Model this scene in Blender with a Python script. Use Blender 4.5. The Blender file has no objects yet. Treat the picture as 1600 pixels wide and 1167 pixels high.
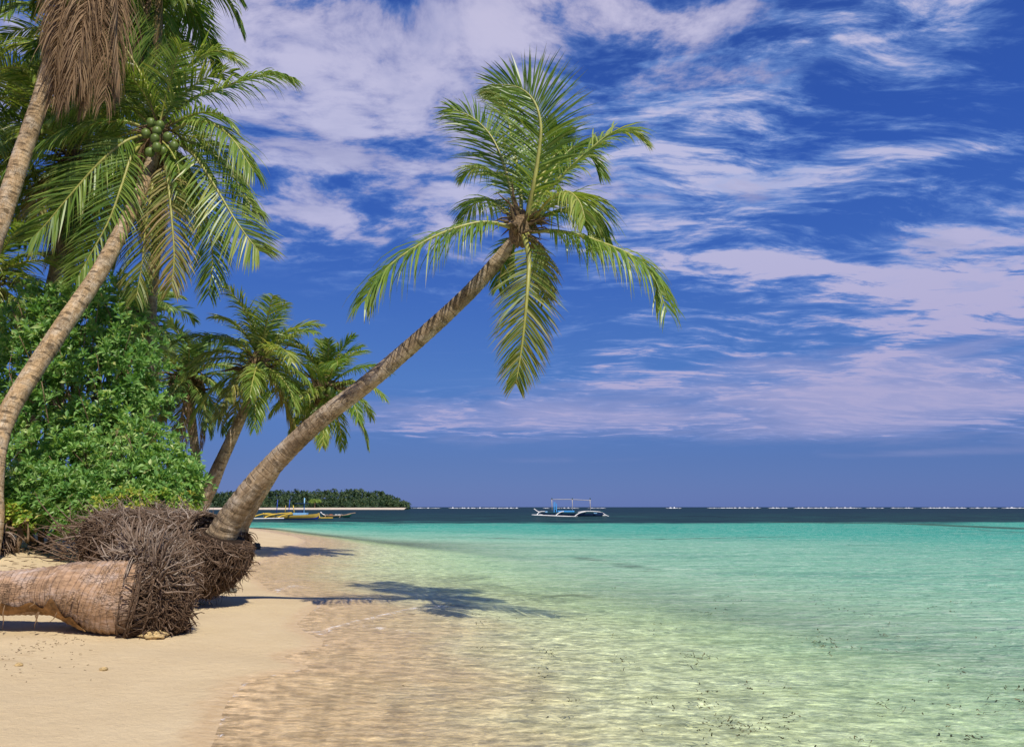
import bpy, math, random
import numpy as np
from mathutils import Vector, noise as mnoise

D = bpy.data
SC = bpy.context.scene
COL = SC.collection
V = Vector
R = math.radians
PI = math.pi

# ------------------------------------------------------------------ camera
F = 1067.0                      # focal length in photo pixels (24 mm on a 36 mm sensor)
CAMZ = 1.5
PITCH = math.atan((792 - 533.5) / F)
cam = D.cameras.new('camera'); cam.lens = 24.0; cam.sensor_width = 36.0
cam.clip_start = 0.05; cam.clip_end = 30000; cam.shift_y = -50.0 / 1600
camo = D.objects.new('camera', cam); COL.objects.link(camo)
camo.location = (0, 0, CAMZ); camo.rotation_euler = (PI / 2 + PITCH, 0, 0)
SC.camera = camo
SC.view_settings.view_transform = 'Standard'; SC.view_settings.look = 'None'
SC.view_settings.exposure = 0.0; SC.view_settings.gamma = 1.0
SC.render.engine = 'CYCLES'
SC.cycles.transparent_max_bounces = 24
SC.cycles.max_bounces = 6
SC.cycles.sample_clamp_indirect = 4

SUN_DIR = V((0.24, -0.56, 0.79)).normalized()      # towards the sun
SUN_EL = math.asin(SUN_DIR.z)
SUN_AZ = math.atan2(SUN_DIR.x, SUN_DIR.y)
sun = D.lights.new('sun', 'SUN'); sun.energy = 5.0; sun.angle = R(0.53); sun.color = (1.0, 0.94, 0.83)
suno = D.objects.new('sun', sun); COL.objects.link(suno)
suno.rotation_euler = (-SUN_DIR).to_track_quat('-Z', 'Y').to_euler()
suno.location = (20, -15, 60)


def ray(px, py):
    cx = (px - 800) / F; cy = (533.5 - py) / F
    c, s = math.cos(PITCH), math.sin(PITCH)
    return V((cx, c - s * cy, s + c * cy))


def at(px, py, Y):
    """point seen at photo pixel (px, py), Y metres in front of the camera"""
    d = ray(px, py)
    return V((0, 0, CAMZ)) + d * (Y / d.y)


def onplane(px, py, z=0.0):
    d = ray(px, py)
    return V((0, 0, CAMZ)) + d * ((z - CAMZ) / d.z)


def azel(px, py):
    d = ray(px, py).normalized()
    return math.atan2(d.x, d.y), math.asin(d.z)


# ------------------------------------------------------------------ node helpers
class NT:
    def __init__(self, tree):
        self.t = tree; self.n = tree.nodes; self.l = tree.links

    def new(self, typ, **kw):
        nd = self.n.new(typ)
        for k, v in kw.items(): setattr(nd, k, v)
        return nd

    def put(self, sock, val):
        if val is None: return
        if isinstance(val, bpy.types.NodeSocket): self.l.new(val, sock)
        elif isinstance(val, (tuple, list)) and len(val) == 3 and sock.type == 'RGBA': sock.default_value = (*val, 1)
        else: sock.default_value = val

    def math(self, op, a, b=None, c=None, clamp=False):
        nd = self.new('ShaderNodeMath', operation=op); nd.use_clamp = clamp
        self.put(nd.inputs[0], a)
        if b is not None: self.put(nd.inputs[1], b)
        if c is not None: self.put(nd.inputs[2], c)
        return nd.outputs[0]

    def add(s, a, b): return s.math('ADD', a, b)
    def sub(s, a, b): return s.math('SUBTRACT', a, b)
    def mul(s, a, b): return s.math('MULTIPLY', a, b)

    def smooth(self, x, lo, hi, a=0.0, b=1.0):
        nd = self.new('ShaderNodeMapRange', interpolation_type='SMOOTHSTEP')
        self.put(nd.inputs[0], x)
        nd.inputs[1].default_value = lo; nd.inputs[2].default_value = hi
        nd.inputs[3].default_value = a; nd.inputs[4].default_value = b
        return nd.outputs[0]

    def comb(self, x, y, z):
        nd = self.new('ShaderNodeCombineXYZ')
        for i, v in enumerate((x, y, z)): self.put(nd.inputs[i], v)
        return nd.outputs[0]

    def sep(self, v):
        nd = self.new('ShaderNodeSeparateXYZ'); self.put(nd.inputs[0], v); return nd.outputs

    def mapping(self, v, loc=(0, 0, 0), rot=(0, 0, 0), scale=(1, 1, 1)):
        nd = self.new('ShaderNodeMapping'); self.put(nd.inputs[0], v)
        nd.inputs[1].default_value = loc; nd.inputs[2].default_value = rot; nd.inputs[3].default_value = scale
        return nd.outputs[0]

    def noise(self, v, scale, detail=4, rough=0.55, dist=0.0, out='Fac'):
        nd = self.new('ShaderNodeTexNoise'); self.put(nd.inputs['Vector'], v)
        nd.inputs['Scale'].default_value = scale; nd.inputs['Detail'].default_value = detail
        nd.inputs['Roughness'].default_value = rough; nd.inputs['Distortion'].default_value = dist
        return nd.outputs[out]

    def voro(self, v, scale, feature='F1', out='Distance', rand=1.0):
        nd = self.new('ShaderNodeTexVoronoi', feature=feature); self.put(nd.inputs['Vector'], v)
        nd.inputs['Scale'].default_value = scale; nd.inputs['Randomness'].default_value = rand
        return nd.outputs[out]

    def ramp(self, fac, stops, interp='LINEAR'):
        nd = self.new('ShaderNodeValToRGB'); cr = nd.color_ramp; cr.interpolation = interp
        while len(cr.elements) < len(stops): cr.elements.new(0.5)
        for e, (p, c) in zip(cr.elements, stops):
            e.position = p; e.color = (*c, 1) if len(c) == 3 else c
        self.put(nd.inputs[0], fac)
        return nd.outputs[0]

    def mix(self, fac, a, b, blend='MIX'):
        nd = self.new('ShaderNodeMix', data_type='RGBA', blend_type=blend)
        self.put(nd.inputs[0], fac); self.put(nd.inputs[6], a); self.put(nd.inputs[7], b)
        return nd.outputs[2]

    def bump(self, h, strength, dist, nrm=None):
        nd = self.new('ShaderNodeBump'); nd.inputs['Strength'].default_value = strength
        nd.inputs['Distance'].default_value = dist; self.put(nd.inputs['Height'], h)
        if nrm is not None: self.put(nd.inputs['Normal'], nrm)
        return nd.outputs[0]

    def attr(self, name, out='Fac'):
        nd = self.new('ShaderNodeAttribute'); nd.attribute_name = name; return nd.outputs[out]

    def pos(self): return self.new('ShaderNodeNewGeometry').outputs['Position']

    def mixsh(self, fac, a, b):
        nd = self.new('ShaderNodeMixShader'); self.put(nd.inputs[0], fac)
        self.l.new(a, nd.inputs[1]); self.l.new(b, nd.inputs[2]); return nd.outputs[0]


def lin(r, g, b):
    def f(c):
        c /= 255.0
        return c / 12.92 if c <= 0.04045 else ((c + 0.055) / 1.055) ** 2.4
    return (f(r), f(g), f(b))


def newmat(name):
    m = D.materials.new(name); m.use_nodes = True
    m.node_tree.nodes.clear()
    n = NT(m.node_tree)
    out = n.new('ShaderNodeOutputMaterial')
    return m, n, out


def principled(n, out, color, rough=0.7, normal=None, spec=0.3, **kw):
    p = n.new('ShaderNodeBsdfPrincipled')
    n.put(p.inputs['Base Color'], color); n.put(p.inputs['Roughness'], rough)
    p.inputs['Specular IOR Level'].default_value = spec
    if normal is not None: n.put(p.inputs['Normal'], normal)
    for k, v in kw.items(): n.put(p.inputs[k], v)
    n.l.new(p.outputs[0], out.inputs[0])
    return p


# ------------------------------------------------------------------ world: sky with cirrus and altocumulus
W = D.worlds.new('World'); SC.world = W; W.use_nodes = True
W.node_tree.nodes.clear()


def build_sky():
    n = NT(W.node_tree)
    out = n.new('ShaderNodeOutputWorld'); bg = n.new('ShaderNodeBackground')
    bg.inputs[1].default_value = 0.1
    n.l.new(bg.outputs[0], out.inputs[0])
    sky = n.new('ShaderNodeTexSky', sky_type='NISHITA'); sky.sun_disc = False
    sky.sun_elevation = SUN_EL; sky.sun_rotation = SUN_AZ; sky.air_density = 1.0; sky.dust_density = 0.3
    tc = n.new('ShaderNodeTexCoord').outputs['Generated']
    x, y, z = n.sep(tc)
    az = n.math('ARCTAN2', x, y); el = n.math('ARCSINE', z)
    eld = n.math('MULTIPLY', el, 1 / R(60), clamp=True)
    S = 10.0

    def c(r, g, b): return tuple(S * q for q in lin(r, g, b))
    grad = n.ramp(eld, [(0.0, c(60, 98, 176)), (0.06, c(58, 99, 176)), (0.17, c(66, 114, 192)), (0.30, c(50, 98, 188)),
                        (0.45, c(38, 84, 178)), (0.62, c(36, 76, 164)), (1.0, c(34, 70, 160))])
    base = n.mix(0.12, grad, sky.outputs[0])
    # cloud-sheet coordinates: direction projected on a level layer overhead
    zz = n.math('MAXIMUM', n.add(z, 0.13), 0.06)
    P = n.comb(n.math('DIVIDE', x, zz), n.math('DIVIDE', y, zz), 0.0)
    warp = n.noise(P, 0.9, 3, 0.5, out='Color')
    wv = n.new('ShaderNodeVectorMath', operation='SCALE'); n.l.new(warp, wv.inputs[0]); wv.inputs['Scale'].default_value = 0.55
    pv = n.new('ShaderNodeVectorMath', operation='ADD'); n.l.new(P, pv.inputs[0]); n.l.new(wv.outputs[0], pv.inputs[1])
    PW = pv.outputs[0]

    def blob(px, py, wx, wy, amp, rot=0.0):
        """soft patch of cloud cover round one direction of the sky"""
        a0, e0 = azel(px, py)
        da = n.sub(az, a0); de = n.sub(el, e0)
        cr, sr = math.cos(rot), math.sin(rot)
        u = n.mul(n.add(n.mul(da, cr), n.mul(de, sr)), F / wx)
        w = n.mul(n.sub(n.mul(de, cr), n.mul(da, sr)), F / wy)
        r2 = n.add(n.mul(u, u), n.mul(w, w))
        return n.mul(n.math('EXPONENT', n.mul(r2, -1.0)), amp)

    def total(lst):
        s = lst[0]
        for q in lst[1:]: s = n.add(s, q)
        return s
    # puffy, broken layer high on the left
    def sig(v, k): return n.mul(n.sub(v, 0.5), k)
    puff = n.noise(n.mapping(PW, scale=(1.0, 1.35, 1)), 4.9, 10, 0.62)
    lump = n.noise(n.mapping(PW, loc=(5, 2, 0), scale=(1.0, 1.7, 1)), 1.5, 4, 0.55)
    pf = n.add(sig(puff, 3.4), sig(lump, 1.4))
    cov1 = total([blob(500, 110, 330, 200, 0.75), blob(420, 20, 220, 120, 0.2), blob(800, 60, 200, 110, 0.5), blob(1140, 40, 120, 65, 0.7), blob(960, 30, 120, 50, 0.4),
                  blob(480, 330, 260, 50, 0.32), blob(620, 380, 230, 45, 0.34), blob(740, 240, 220, 80, 0.35), blob(1010, 140, 260, 60, 0.30),
                  blob(30, 80, 200, 200, 0.45), blob(1510, 370, 100, 30, 0.55), blob(1570, 420, 120, 60, 0.4), blob(1100, 290, 260, 60, 0.3)])
    d1 = n.mul(n.smooth(n.add(pf, n.sub(cov1, 0.14)), 0.0, 0.95), n.smooth(cov1, 0.05, 0.35))
    # streaked cirrus across the middle and right
    ci = n.noise(n.mapping(PW, rot=(0, 0, R(-12)), scale=(0.75, 2.2, 1)), 4.2, 11, 0.66, 0.35)
    ci2 = n.noise(n.mapping(PW, loc=(2, 9, 0), rot=(0, 0, R(-20)), scale=(0.5, 1.4, 1)), 1.1, 5, 0.6, 0.3)
    ci3 = n.noise(n.mapping(PW, loc=(1, 4, 0), rot=(0, 0, R(-8)), scale=(0.7, 1.6, 1)), 12.0, 8, 0.65, 0.3)
    cf = n.add(n.add(sig(ci, 3.2), sig(ci2, 1.5)), sig(ci3, 1.3))
    cov2 = total([blob(1050, 250, 330, 100, 0.42, R(-4)), blob(1400, 40, 220, 80, 0.55, R(-8)), blob(1250, 120, 300, 50, 0.25), blob(1150, 300, 500, 200, 0.16), blob(900, 480, 330, 60, 0.16), blob(560, 430, 160, 40, 0.14), blob(1350, 500, 300, 40, 0.16), blob(1000, 160, 250, 70, 0.25), blob(1180, 170, 200, 30, 0.15),
                  blob(1450, 235, 230, 15, 0.62, R(-13)), blob(1250, 272, 330, 16, 0.25), blob(1210, 412, 170, 16, 0.75, R(-9)), blob(1450, 455, 230, 26, 0.55, R(-11)), blob(1560, 285, 120, 16, 0.25),
                  blob(1120, 330, 280, 40, 0.25), blob(1500, 400, 150, 70, 0.55), blob(1540, 470, 160, 40, 0.3, R(-8)), blob(1080, 540, 260, 14, 0.18), blob(1420, 540, 90, 20, 0.35, R(20)),
                  blob(1200, 590, 420, 40, 0.30), blob(1500, 590, 260, 80, 0.35), blob(960, 590, 120, 30, 0.25),
                  blob(690, 645, 130, 30, 0.30), blob(1250, 655, 480, 30, 0.34), blob(740, 665, 240, 22, 0.30)])
    d2 = n.mul(n.smooth(n.add(cf, n.sub(cov2, 0.14)), 0.0, 1.1), n.smooth(cov2, 0.03, 0.3, 0.0, 0.92))
    # soft veil low on the right
    veil = n.noise(n.mapping(n.comb(az, n.mul(el, 6.5), 0.0), rot=(0, 0, R(4))), 3.4, 8, 0.58, 0.4)
    cov3 = total([blob(1480, 590, 330, 70, 0.6), blob(1250, 655, 480, 38, 0.55), blob(760, 650, 260, 32, 0.55), blob(1080, 600, 300, 34, 0.4), blob(1000, 718, 500, 6, 0.15), blob(1350, 712, 400, 5, 0.15)])
    d3 = n.mul(n.smooth(n.add(sig(veil, 2.2), n.sub(cov3, 0.14)), 0.0, 1.15), n.smooth(cov3, 0.03, 0.3, 0.0, 0.85))
    cloudc = n.ramp(eld, [(0.0, c(150, 156, 204)), (0.2, c(178, 174, 212)), (0.45, c(186, 188, 222)), (0.8, c(200, 194, 220))])
    thin = n.ramp(eld, [(0.0, c(118, 142, 208)), (0.5, c(124, 164, 224)), (1.0, c(120, 155, 220))])
    shade = n.noise(n.mapping(PW, loc=(3.1, 1.7, 0), scale=(1.0, 1.8, 1)), 2.6, 6, 0.6)
    cl = n.mix(n.smooth(shade, 0.38, 0.66), cloudc, c(162, 166, 206))
    col = n.mix(n.math('MINIMUM', n.mul(d2, 1.3), 1.0), base, n.mix(n.smooth(d2, 0.15, 0.85), thin, cloudc))
    col = n.mix(d3, col, cloudc)
    col = n.mix(d1, col, n.mix(n.smooth(d1, 0.1, 0.7), thin, cl))
    n.l.new(col, bg.inputs[0])


build_sky()


# ------------------------------------------------------------------ mesh builder and object helpers
class MB:
    def __init__(self):
        self.v = []; self.f = []; self.tc = []

    def addv(self, p, tc=(0, 0, 0)):
        self.v.append((p[0], p[1], p[2])); self.tc.append(tc); return len(self.v) - 1

    def build(self, name, mat, parent=None, smooth=True):
        me = D.meshes.new(name)
        off = wloc(parent) if parent else V((0, 0, 0))
        vv = np.array(self.v, dtype=np.float32).reshape(-1, 3) - np.array(off, dtype=np.float32)
        me.from_pydata(vv.tolist(), [], self.f)
        if mat: me.materials.append(mat)
        a = me.attributes.new('tc', 'FLOAT_VECTOR', 'POINT')
        a.data.foreach_set('vector', np.array(self.tc, dtype=np.float32).ravel())
        if smooth: me.polygons.foreach_set('use_smooth', [True] * len(me.polygons))
        o = D.objects.new(name, me); COL.objects.link(o)
        if parent: o.parent = parent
        return o


def wloc(o):
    p = V((0, 0, 0))
    while o is not None:
        p = p + o.location; o = o.parent
    return p


def thing(name, label, cat, loc, group=None):
    o = D.objects.new(name, None); COL.objects.link(o); o.location = loc
    o.empty_display_size = 0.3
    return tag(o, label, cat, group)


def tag(o, label=None, cat=None, group=None, kind=None):
    if label: o['label'] = label
    if cat: o['category'] = cat
    if group: o['group'] = group
    if kind: o['kind'] = kind
    return o


def spline(pts, n):
    """Catmull-Rom through pts (any dimension), n samples evenly spread over the parameter"""
    A = np.array([tuple(p) for p in pts], dtype=float)
    A = np.vstack([2 * A[0] - A[1], A, 2 * A[-1] - A[-2]])
    m = len(A) - 3
    out = []
    for i in range(n):
        u = i / (n - 1) * m; k = min(int(u), m - 1); t = u - k
        p0, p1, p2, p3 = A[k], A[k + 1], A[k + 2], A[k + 3]
        out.append(0.5 * ((2 * p1) + (-p0 + p2) * t + (2 * p0 - 5 * p1 + 4 * p2 - p3) * t * t + (-p0 + 3 * p1 - 3 * p2 + p3) * t ** 3))
    return out


def tube(mb, pts, radii, sides=6, cap=True, jitter=None, tcz=0.0, tcv=None):
    """tube along pts; tc = straightened coordinates (round the trunk, along the trunk)"""
    pts = [V(p) for p in pts]
    k = len(pts)
    t = (pts[1] - pts[0]).normalized()
    ref = V((0, 0, 1)) if abs(t.z) < 0.9 else V((1, 0, 0))
    nrm = t.cross(ref).normalized()
    rings = []; L = tcz
    for i in range(k):
        if i > 0: L += (pts[i] - pts[i - 1]).length
        t = (pts[min(i + 1, k - 1)] - pts[max(i - 1, 0)])
        if t.length < 1e-9: t = V((0, 0, 1))
        t.normalize()
        nrm = (nrm - t * nrm.dot(t))
        if nrm.length < 1e-6: nrm = t.orthogonal()
        nrm.normalize()
        b = t.cross(nrm)
        r = radii[i] if hasattr(radii, '__len__') else radii
        ring = []
        for j in range(sides):
            a = 2 * PI * j / sides
            rr = r * (jitter(a, L, i) if jitter else 1.0)
            p = pts[i] + nrm * (math.cos(a) * rr) + b * (math.sin(a) * rr)
            ring.append(mb.addv(p, tcv if tcv else (math.cos(a) * r, math.sin(a) * r, L)))
        rings.append(ring)
    for i in range(k - 1):
        for j in range(sides):
            j2 = (j + 1) % sides
            mb.f.append((rings[i][j], rings[i][j2], rings[i + 1][j2], rings[i + 1][j]))
    if cap:
        mb.f.append(tuple(reversed(rings[0]))); mb.f.append(tuple(rings[-1]))


def box(mb, lo, hi):
    ids = [mb.addv((x, y, z)) for x in (lo[0], hi[0]) for y in (lo[1], hi[1]) for z in (lo[2], hi[2])]
    for q in ((0, 1, 3, 2), (4, 6, 7, 5), (0, 4, 5, 1), (2, 3, 7, 6), (0, 2, 6, 4), (1, 5, 7, 3)):
        mb.f.append(tuple(ids[i] for i in q))


def blobmesh(mb, c, rx, ry, rz, seed, amp=0.2, freq=1.5, nu=20, nv=12):
    c = V(c); so = V((seed * 3.7, seed * 1.3, seed * 2.1))
    rows = []
    for i in range(nv + 1):
        th = PI * i / nv
        row = []
        for j in range(nu):
            ph = 2 * PI * j / nu
            d = V((math.sin(th) * math.cos(ph), math.sin(th) * math.sin(ph), math.cos(th)))
            k = 1 + amp * mnoise.fractal(d * freq + so, 0.8, 2.0, 4)
            row.append(mb.addv(c + V((d.x * rx, d.y * ry, d.z * rz)) * k, tuple(d)))
        rows.append(row)
    for i in range(nv):
        for j in range(nu):
            j2 = (j + 1) % nu
            mb.f.append((rows[i][j], rows[i + 1][j], rows[i + 1][j2], rows[i][j2]))


# ------------------------------------------------------------------ materials
def mat_bark(name, dark, mid, pale, ring=0.11, ringdark=0.6, scar=0.6):
    m, n, out = newmat(name)
    tc = n.attr('tc', 'Vector')
    x, y, z = n.sep(tc)
    wob = n.noise(tc, 3.0, 2, 0.5)
    zz = n.add(z, n.mul(wob, 0.09))
    saw = n.math('FRACT', n.mul(zz, 1 / ring))
    groove = n.math('MULTIPLY', n.smooth(saw, 0.0, 0.10, 1, 0), n.smooth(n.noise(tc, 5, 2), 0.3, 0.55))
    n1 = n.noise(n.mapping(tc, scale=(1, 1, 0.5)), 6, 6, 0.65)
    n2 = n.noise(n.mapping(tc, scale=(1, 1, 0.25)), 45, 5, 0.7)
    col = n.ramp(n1, [(0.28, dark), (0.46, mid), (0.68, pale)])
    col = n.mix(n.smooth(n2, 0.42, 0.7, 0.0, 0.75), col, tuple(q * 0.35 for q in mid))
    # old leaf scars: dark wedges scattered up the stem
    sv = n.voro(n.mapping(tc, scale=(3.4, 3.4, 8.5)), 1.0, 'F1')
    sc_ = n.mul(n.smooth(n.add(sv, n.mul(n.noise(tc, 13, 5, 0.75), 0.6)), 0.52, 0.64, 1, 0), scar)
    col = n.mix(sc_, col, tuple(q * 0.16 for q in mid))
    col = n.mix(n.mul(groove, ringdark), col, tuple(q * 0.22 for q in mid))
    stn = n.smooth(n.noise(n.mapping(tc, loc=(4, 1, 7), scale=(1, 1, 0.6)), 1.6, 6, 0.65), 0.52, 0.68, 0, 0.6)
    col = n.mix(stn, col, tuple(q * 0.4 for q in mid))
    lich = n.smooth(n.noise(tc, 2.2, 5, 0.6), 0.56, 0.72, 0, 0.5)
    col = n.mix(lich, col, pale)
    ck = n.smooth(n.voro(n.mapping(tc, scale=(1, 1, 0.3)), 55, 'DISTANCE_TO_EDGE'), 0.0, 0.07, 1, 0)
    ck = n.mul(ck, n.smooth(n.noise(tc, 3.5, 4), 0.42, 0.6))
    col = n.mix(n.mul(ck, 0.75), col, tuple(q * 0.25 for q in mid))
    h = n.add(n.add(n.sub(n.mul(n2, 0.5), n.mul(ck, 0.8)), n.mul(n1, 0.5)), n.sub(n.mul(saw, 0.5), n.mul(groove, 0.5)))
    h = n.sub(h, n.mul(sc_, 0.8))
    principled(n, out, col, 0.85, n.bump(h, 0.9, 0.02), 0.2)
    return m


def mat_leaf(name, stops, transl=0.35, rough=0.42, tip=None):
    m, n, out = newmat(name)
    x, y, z = n.sep(n.attr('tc', 'Vector'))
    v = n.add(n.mul(x, 0.62), n.mul(z, 0.38))
    col = n.ramp(v, stops)
    if tip:
        col = n.mix(n.mul(n.smooth(y, 0.62, 1.0), n.smooth(x, 0.25, 0.7, 0.15, 0.9)), col, tip)
    p = n.new('ShaderNodeBsdfPrincipled'); n.put(p.inputs['Base Color'], col)
    p.inputs['Roughness'].default_value = rough; p.inputs['Specular IOR Level'].default_value = 0.4
    t = n.new('ShaderNodeBsdfTranslucent')
    n.put(t.inputs[0], n.mix(1.0, col, (1.25, 1.15, 0.55), 'MULTIPLY'))
    n.l.new(n.mixsh(transl, p.outputs[0], t.outputs[0]), out.inputs[0])
    return m


def mat_plain(name, col, rough=0.6, var=0.25, scale=8, spec=0.3, bump=0.3, bdist=0.01):
    m, n, out = newmat(name)
    p = n.pos()
    f = n.noise(p, scale, 6, 0.6)
    c = n.ramp(f, [(0.3, tuple(q * (1 - var) for q in col)), (0.7, tuple(min(1, q * (1 + var)) for q in col))])
    principled(n, out, c, rough, n.bump(f, bump, bdist), spec)
    return m


M = {}
M['bark'] = mat_bark('palm_bark', (0.20, 0.14, 0.085), (0.44, 0.32, 0.19), (0.62, 0.52, 0.39))
M['bark_orange'] = mat_bark('palm_bark_warm', (0.28, 0.18, 0.09), (0.56, 0.38, 0.20), (0.62, 0.52, 0.38), scar=0.7)
M['bark_log'] = mat_bark('fallen_palm_bark', (0.24, 0.15, 0.09), (0.46, 0.29, 0.175), (0.58, 0.46, 0.39), ring=0.055, ringdark=0.55, scar=0.25)
PG = [(0.0, (0.09, 0.18, 0.03)), (0.35, (0.17, 0.28, 0.045)), (0.65, (0.27, 0.37, 0.07)), (1.0, (0.48, 0.49, 0.14))]
M['frond'] = mat_leaf('palm_leaflets', PG, 0.40, 0.38, (0.30, 0.24, 0.07))
M['frond_far'] = mat_leaf('distant_palm_leaflets', [(0, (0.08, 0.16, 0.035)), (0.4, (0.14, 0.25, 0.05)), (0.75, (0.22, 0.33, 0.08)), (1, (0.36, 0.42, 0.13))], 0.32, 0.45, (0.2, 0.2, 0.06))
M['frond_old'] = mat_leaf('ageing_leaflets', [(0.0, (0.11, 0.19, 0.03)), (0.4, (0.22, 0.26, 0.05)), (0.7, (0.34, 0.29, 0.08)), (1.0, (0.36, 0.23, 0.09))], 0.35, 0.5, (0.30, 0.18, 0.07))
M['dead'] = mat_leaf('dead_leaflets', [(0.0, (0.12, 0.07, 0.035)), (0.5, (0.28, 0.175, 0.09)), (1.0, (0.45, 0.31, 0.17))], 0.25, 0.8)
M['rachis'] = mat_plain('frond_midrib', (0.34, 0.33, 0.08), 0.45, 0.3, 6, 0.4)
M['rachis_dead'] = mat_plain('dead_midrib', (0.20, 0.12, 0.06), 0.8, 0.3, 6)
M['fibre'] = mat_plain('sheath_fibre', (0.17, 0.115, 0.06), 0.9, 0.75, 40)
M['coconut'] = mat_plain('green_coconut', (0.12, 0.17, 0.035), 0.4, 0.3, 5)
M['gash'] = mat_plain('rotten_wood', (0.26, 0.15, 0.065), 0.95, 0.75, 9, 0.1, 1.0, .03)
M['core'] = mat_plain('root_core', (0.028, 0.018, 0.012), 0.95, 0.5, 12, 0.1)
M['wood'] = mat_plain('shrub_branch', (0.20, 0.135, 0.08), 0.85, 0.35, 14)


def mat_root():
    m, n, out = newmat('bare_roots')
    x, y, z = n.sep(n.attr('tc', 'Vector'))
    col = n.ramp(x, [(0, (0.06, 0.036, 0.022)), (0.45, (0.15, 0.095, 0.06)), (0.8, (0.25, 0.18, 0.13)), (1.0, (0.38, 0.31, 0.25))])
    g = n.noise(n.pos(), 40, 4, 0.6)
    col = n.mix(n.smooth(g, 0.4, 0.7, 0, 0.5), col, (0.05, 0.03, 0.02))
    principled(n, out, col, 0.9, n.bump(g, 0.5, 0.006), 0.15)
    return m


M['root'] = mat_root()

# ------------------------------------------------------------------ beach / sea
SHORE_PX = [(330, 1166), (352, 1100), (382, 1062), (440, 1052), (486, 1043), (436, 1025), (502, 1011), (505, 1000), (472, 985), (463, 974),
            (486, 955), (505, 940), (452, 930), (418, 921), (405, 908), (382, 898), (392, 884), (432, 866), (462, 853), (478, 845), (462, 838), (408, 829), (380, 824)]
_sp = [onplane(*p) for p in SHORE_PX]
SY = np.array([-30.0, 2.0] + [p.y for p in _sp] + [56, 75, 140, 400, 9000]); SX = np.array([-0.5, -1.6] + [p.x for p in _sp] + [-34, -70, -190, -420, -9000])
_o = np.argsort(SY); SY = SY[_o]; SX = SX[_o]
# softened run of the coast, for depths away from the water's edge
_yy = np.linspace(-30, 200, 2301); _xx = np.interp(_yy, SY, SX)
_k = np.ones(41) / 41
_xs = np.convolve(np.pad(_xx, 20, mode='edge'), _k, 'valid')


def sst(x, a, b):
    t = np.clip((x - a) / (b - a), 0, 1); return t * t * (3 - 2 * t)


def shore_s(x, y):
    """metres seaward of the water's edge (negative on the sand)"""
    s1 = x - np.interp(y, SY, SX)
    s2 = x - np.interp(y, _yy, _xs)
    w = sst(np.abs(s2), 0.6, 2.2)
    s = s1 * (1 - w) + s2 * w
    return s


def vnoise(x, y, sc, seed=0.0):
    """cheap smooth noise, vectorised"""
    X = x * sc + seed; Y = y * sc + seed * 1.7
    return (np.sin(X * 1.0 + 1.3 * np.sin(Y * 0.7 + seed)) * np.cos(Y * 1.1 + 0.9 * np.sin(X * 0.8)) + 0.5 * np.sin(X * 2.3 + Y * 1.9 + seed) * np.sin(Y * 2.7 - X * 1.1))


def ground_z(x, y):
    x = np.asarray(x, float); y = np.asarray(y, float)
    s = shore_s(x, y)
    land = np.clip(-s, 0, None); sea = np.clip(s, 0, None)
    z = 0.055 * np.minimum(land, 4.0) + 0.02 * np.clip(land - 4, 0, 12)
    z = z + 0.55 * sst(land, 2.2, 6.0) * sst(y, 9.5, 14.5)
    z = z - 0.012 * np.clip(vnoise(x, y, 4.2, 11.0) - 0.35, 0, 1) * sst(land, 0.9, 2.0)
    z = z + 0.018 * vnoise(x, y, 1.6, 2.0) * sst(land, 0.8, 2.5) + 0.006 * vnoise(x, y, 6.0, 5.0) * sst(land, 0.5, 1.5)
    z = z - np.where(sea < 12, 0.045 * sea + 0.0035 * sea ** 2, 1.044 + 0.02 * (sea - 12))
    z = z + 0.012 * vnoise(x, y, 3.0, 8.0) * sst(sea, 0.8, 3)
    return np.clip(z, -2.5, 3)


def gz(x, y): return float(ground_z(np.array([x]), np.array([y]))[0])


def seg_dist(x, y, pts):
    d = np.full(x.shape, 1e9)
    for (ax, ay), (bx, by) in zip(pts[:-1], pts[1:]):
        vx, vy = bx - ax, by - ay
        t = np.clip(((x - ax) * vx + (y - ay) * vy) / (vx * vx + vy * vy + 1e-9), 0, 1)
        d = np.minimum(d, np.hypot(x - ax - t * vx, y - ay - t * vy))
    return d


def sheet(name, y0, y1, rows, cols, tmax, apex, zf, attrs, mat):
    g = np.exp(np.linspace(math.log(y0 + apex), math.log(y1 + apex), rows)) - apex
    t = np.linspace(-tmax, tmax, cols); t = tmax * (0.65 * (t / tmax) + 0.35 * (t / tmax) ** 3)
    Y, T = np.meshgrid(g, t, indexing='ij'); X = T * (Y + apex)
    Z = zf(X, Y)
    co = np.stack([X, Y, Z], -1).reshape(-1, 3).astype(np.float32)
    me = D.meshes.new(name); nv = rows * cols; nf = (rows - 1) * (cols - 1)
    i = np.arange(rows - 1)[:, None] * cols + np.arange(cols - 1)[None, :]
    q = np.stack([i, i + 1, i + cols + 1, i + cols], -1).reshape(-1).astype(np.int32)
    me.vertices.add(nv); me.vertices.foreach_set('co', co.ravel())
    me.loops.add(nf * 4); me.loops.foreach_set('vertex_index', q)
    me.polygons.add(nf); me.polygons.foreach_set('loop_start', np.arange(0, nf * 4, 4, dtype=np.int32))
    me.polygons.foreach_set('use_smooth', np.ones(nf, dtype=bool))
    me.update(calc_edges=True)
    for an, fn in attrs.items():
        a = me.attributes.new(an, 'FLOAT', 'POINT'); a.data.foreach_set('value', fn(X, Y).ravel().astype(np.float32))
    me.materials.append(mat)
    o = D.objects.new(name, me); COL.objects.link(o); tag(o, kind='structure')
    return o


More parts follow.
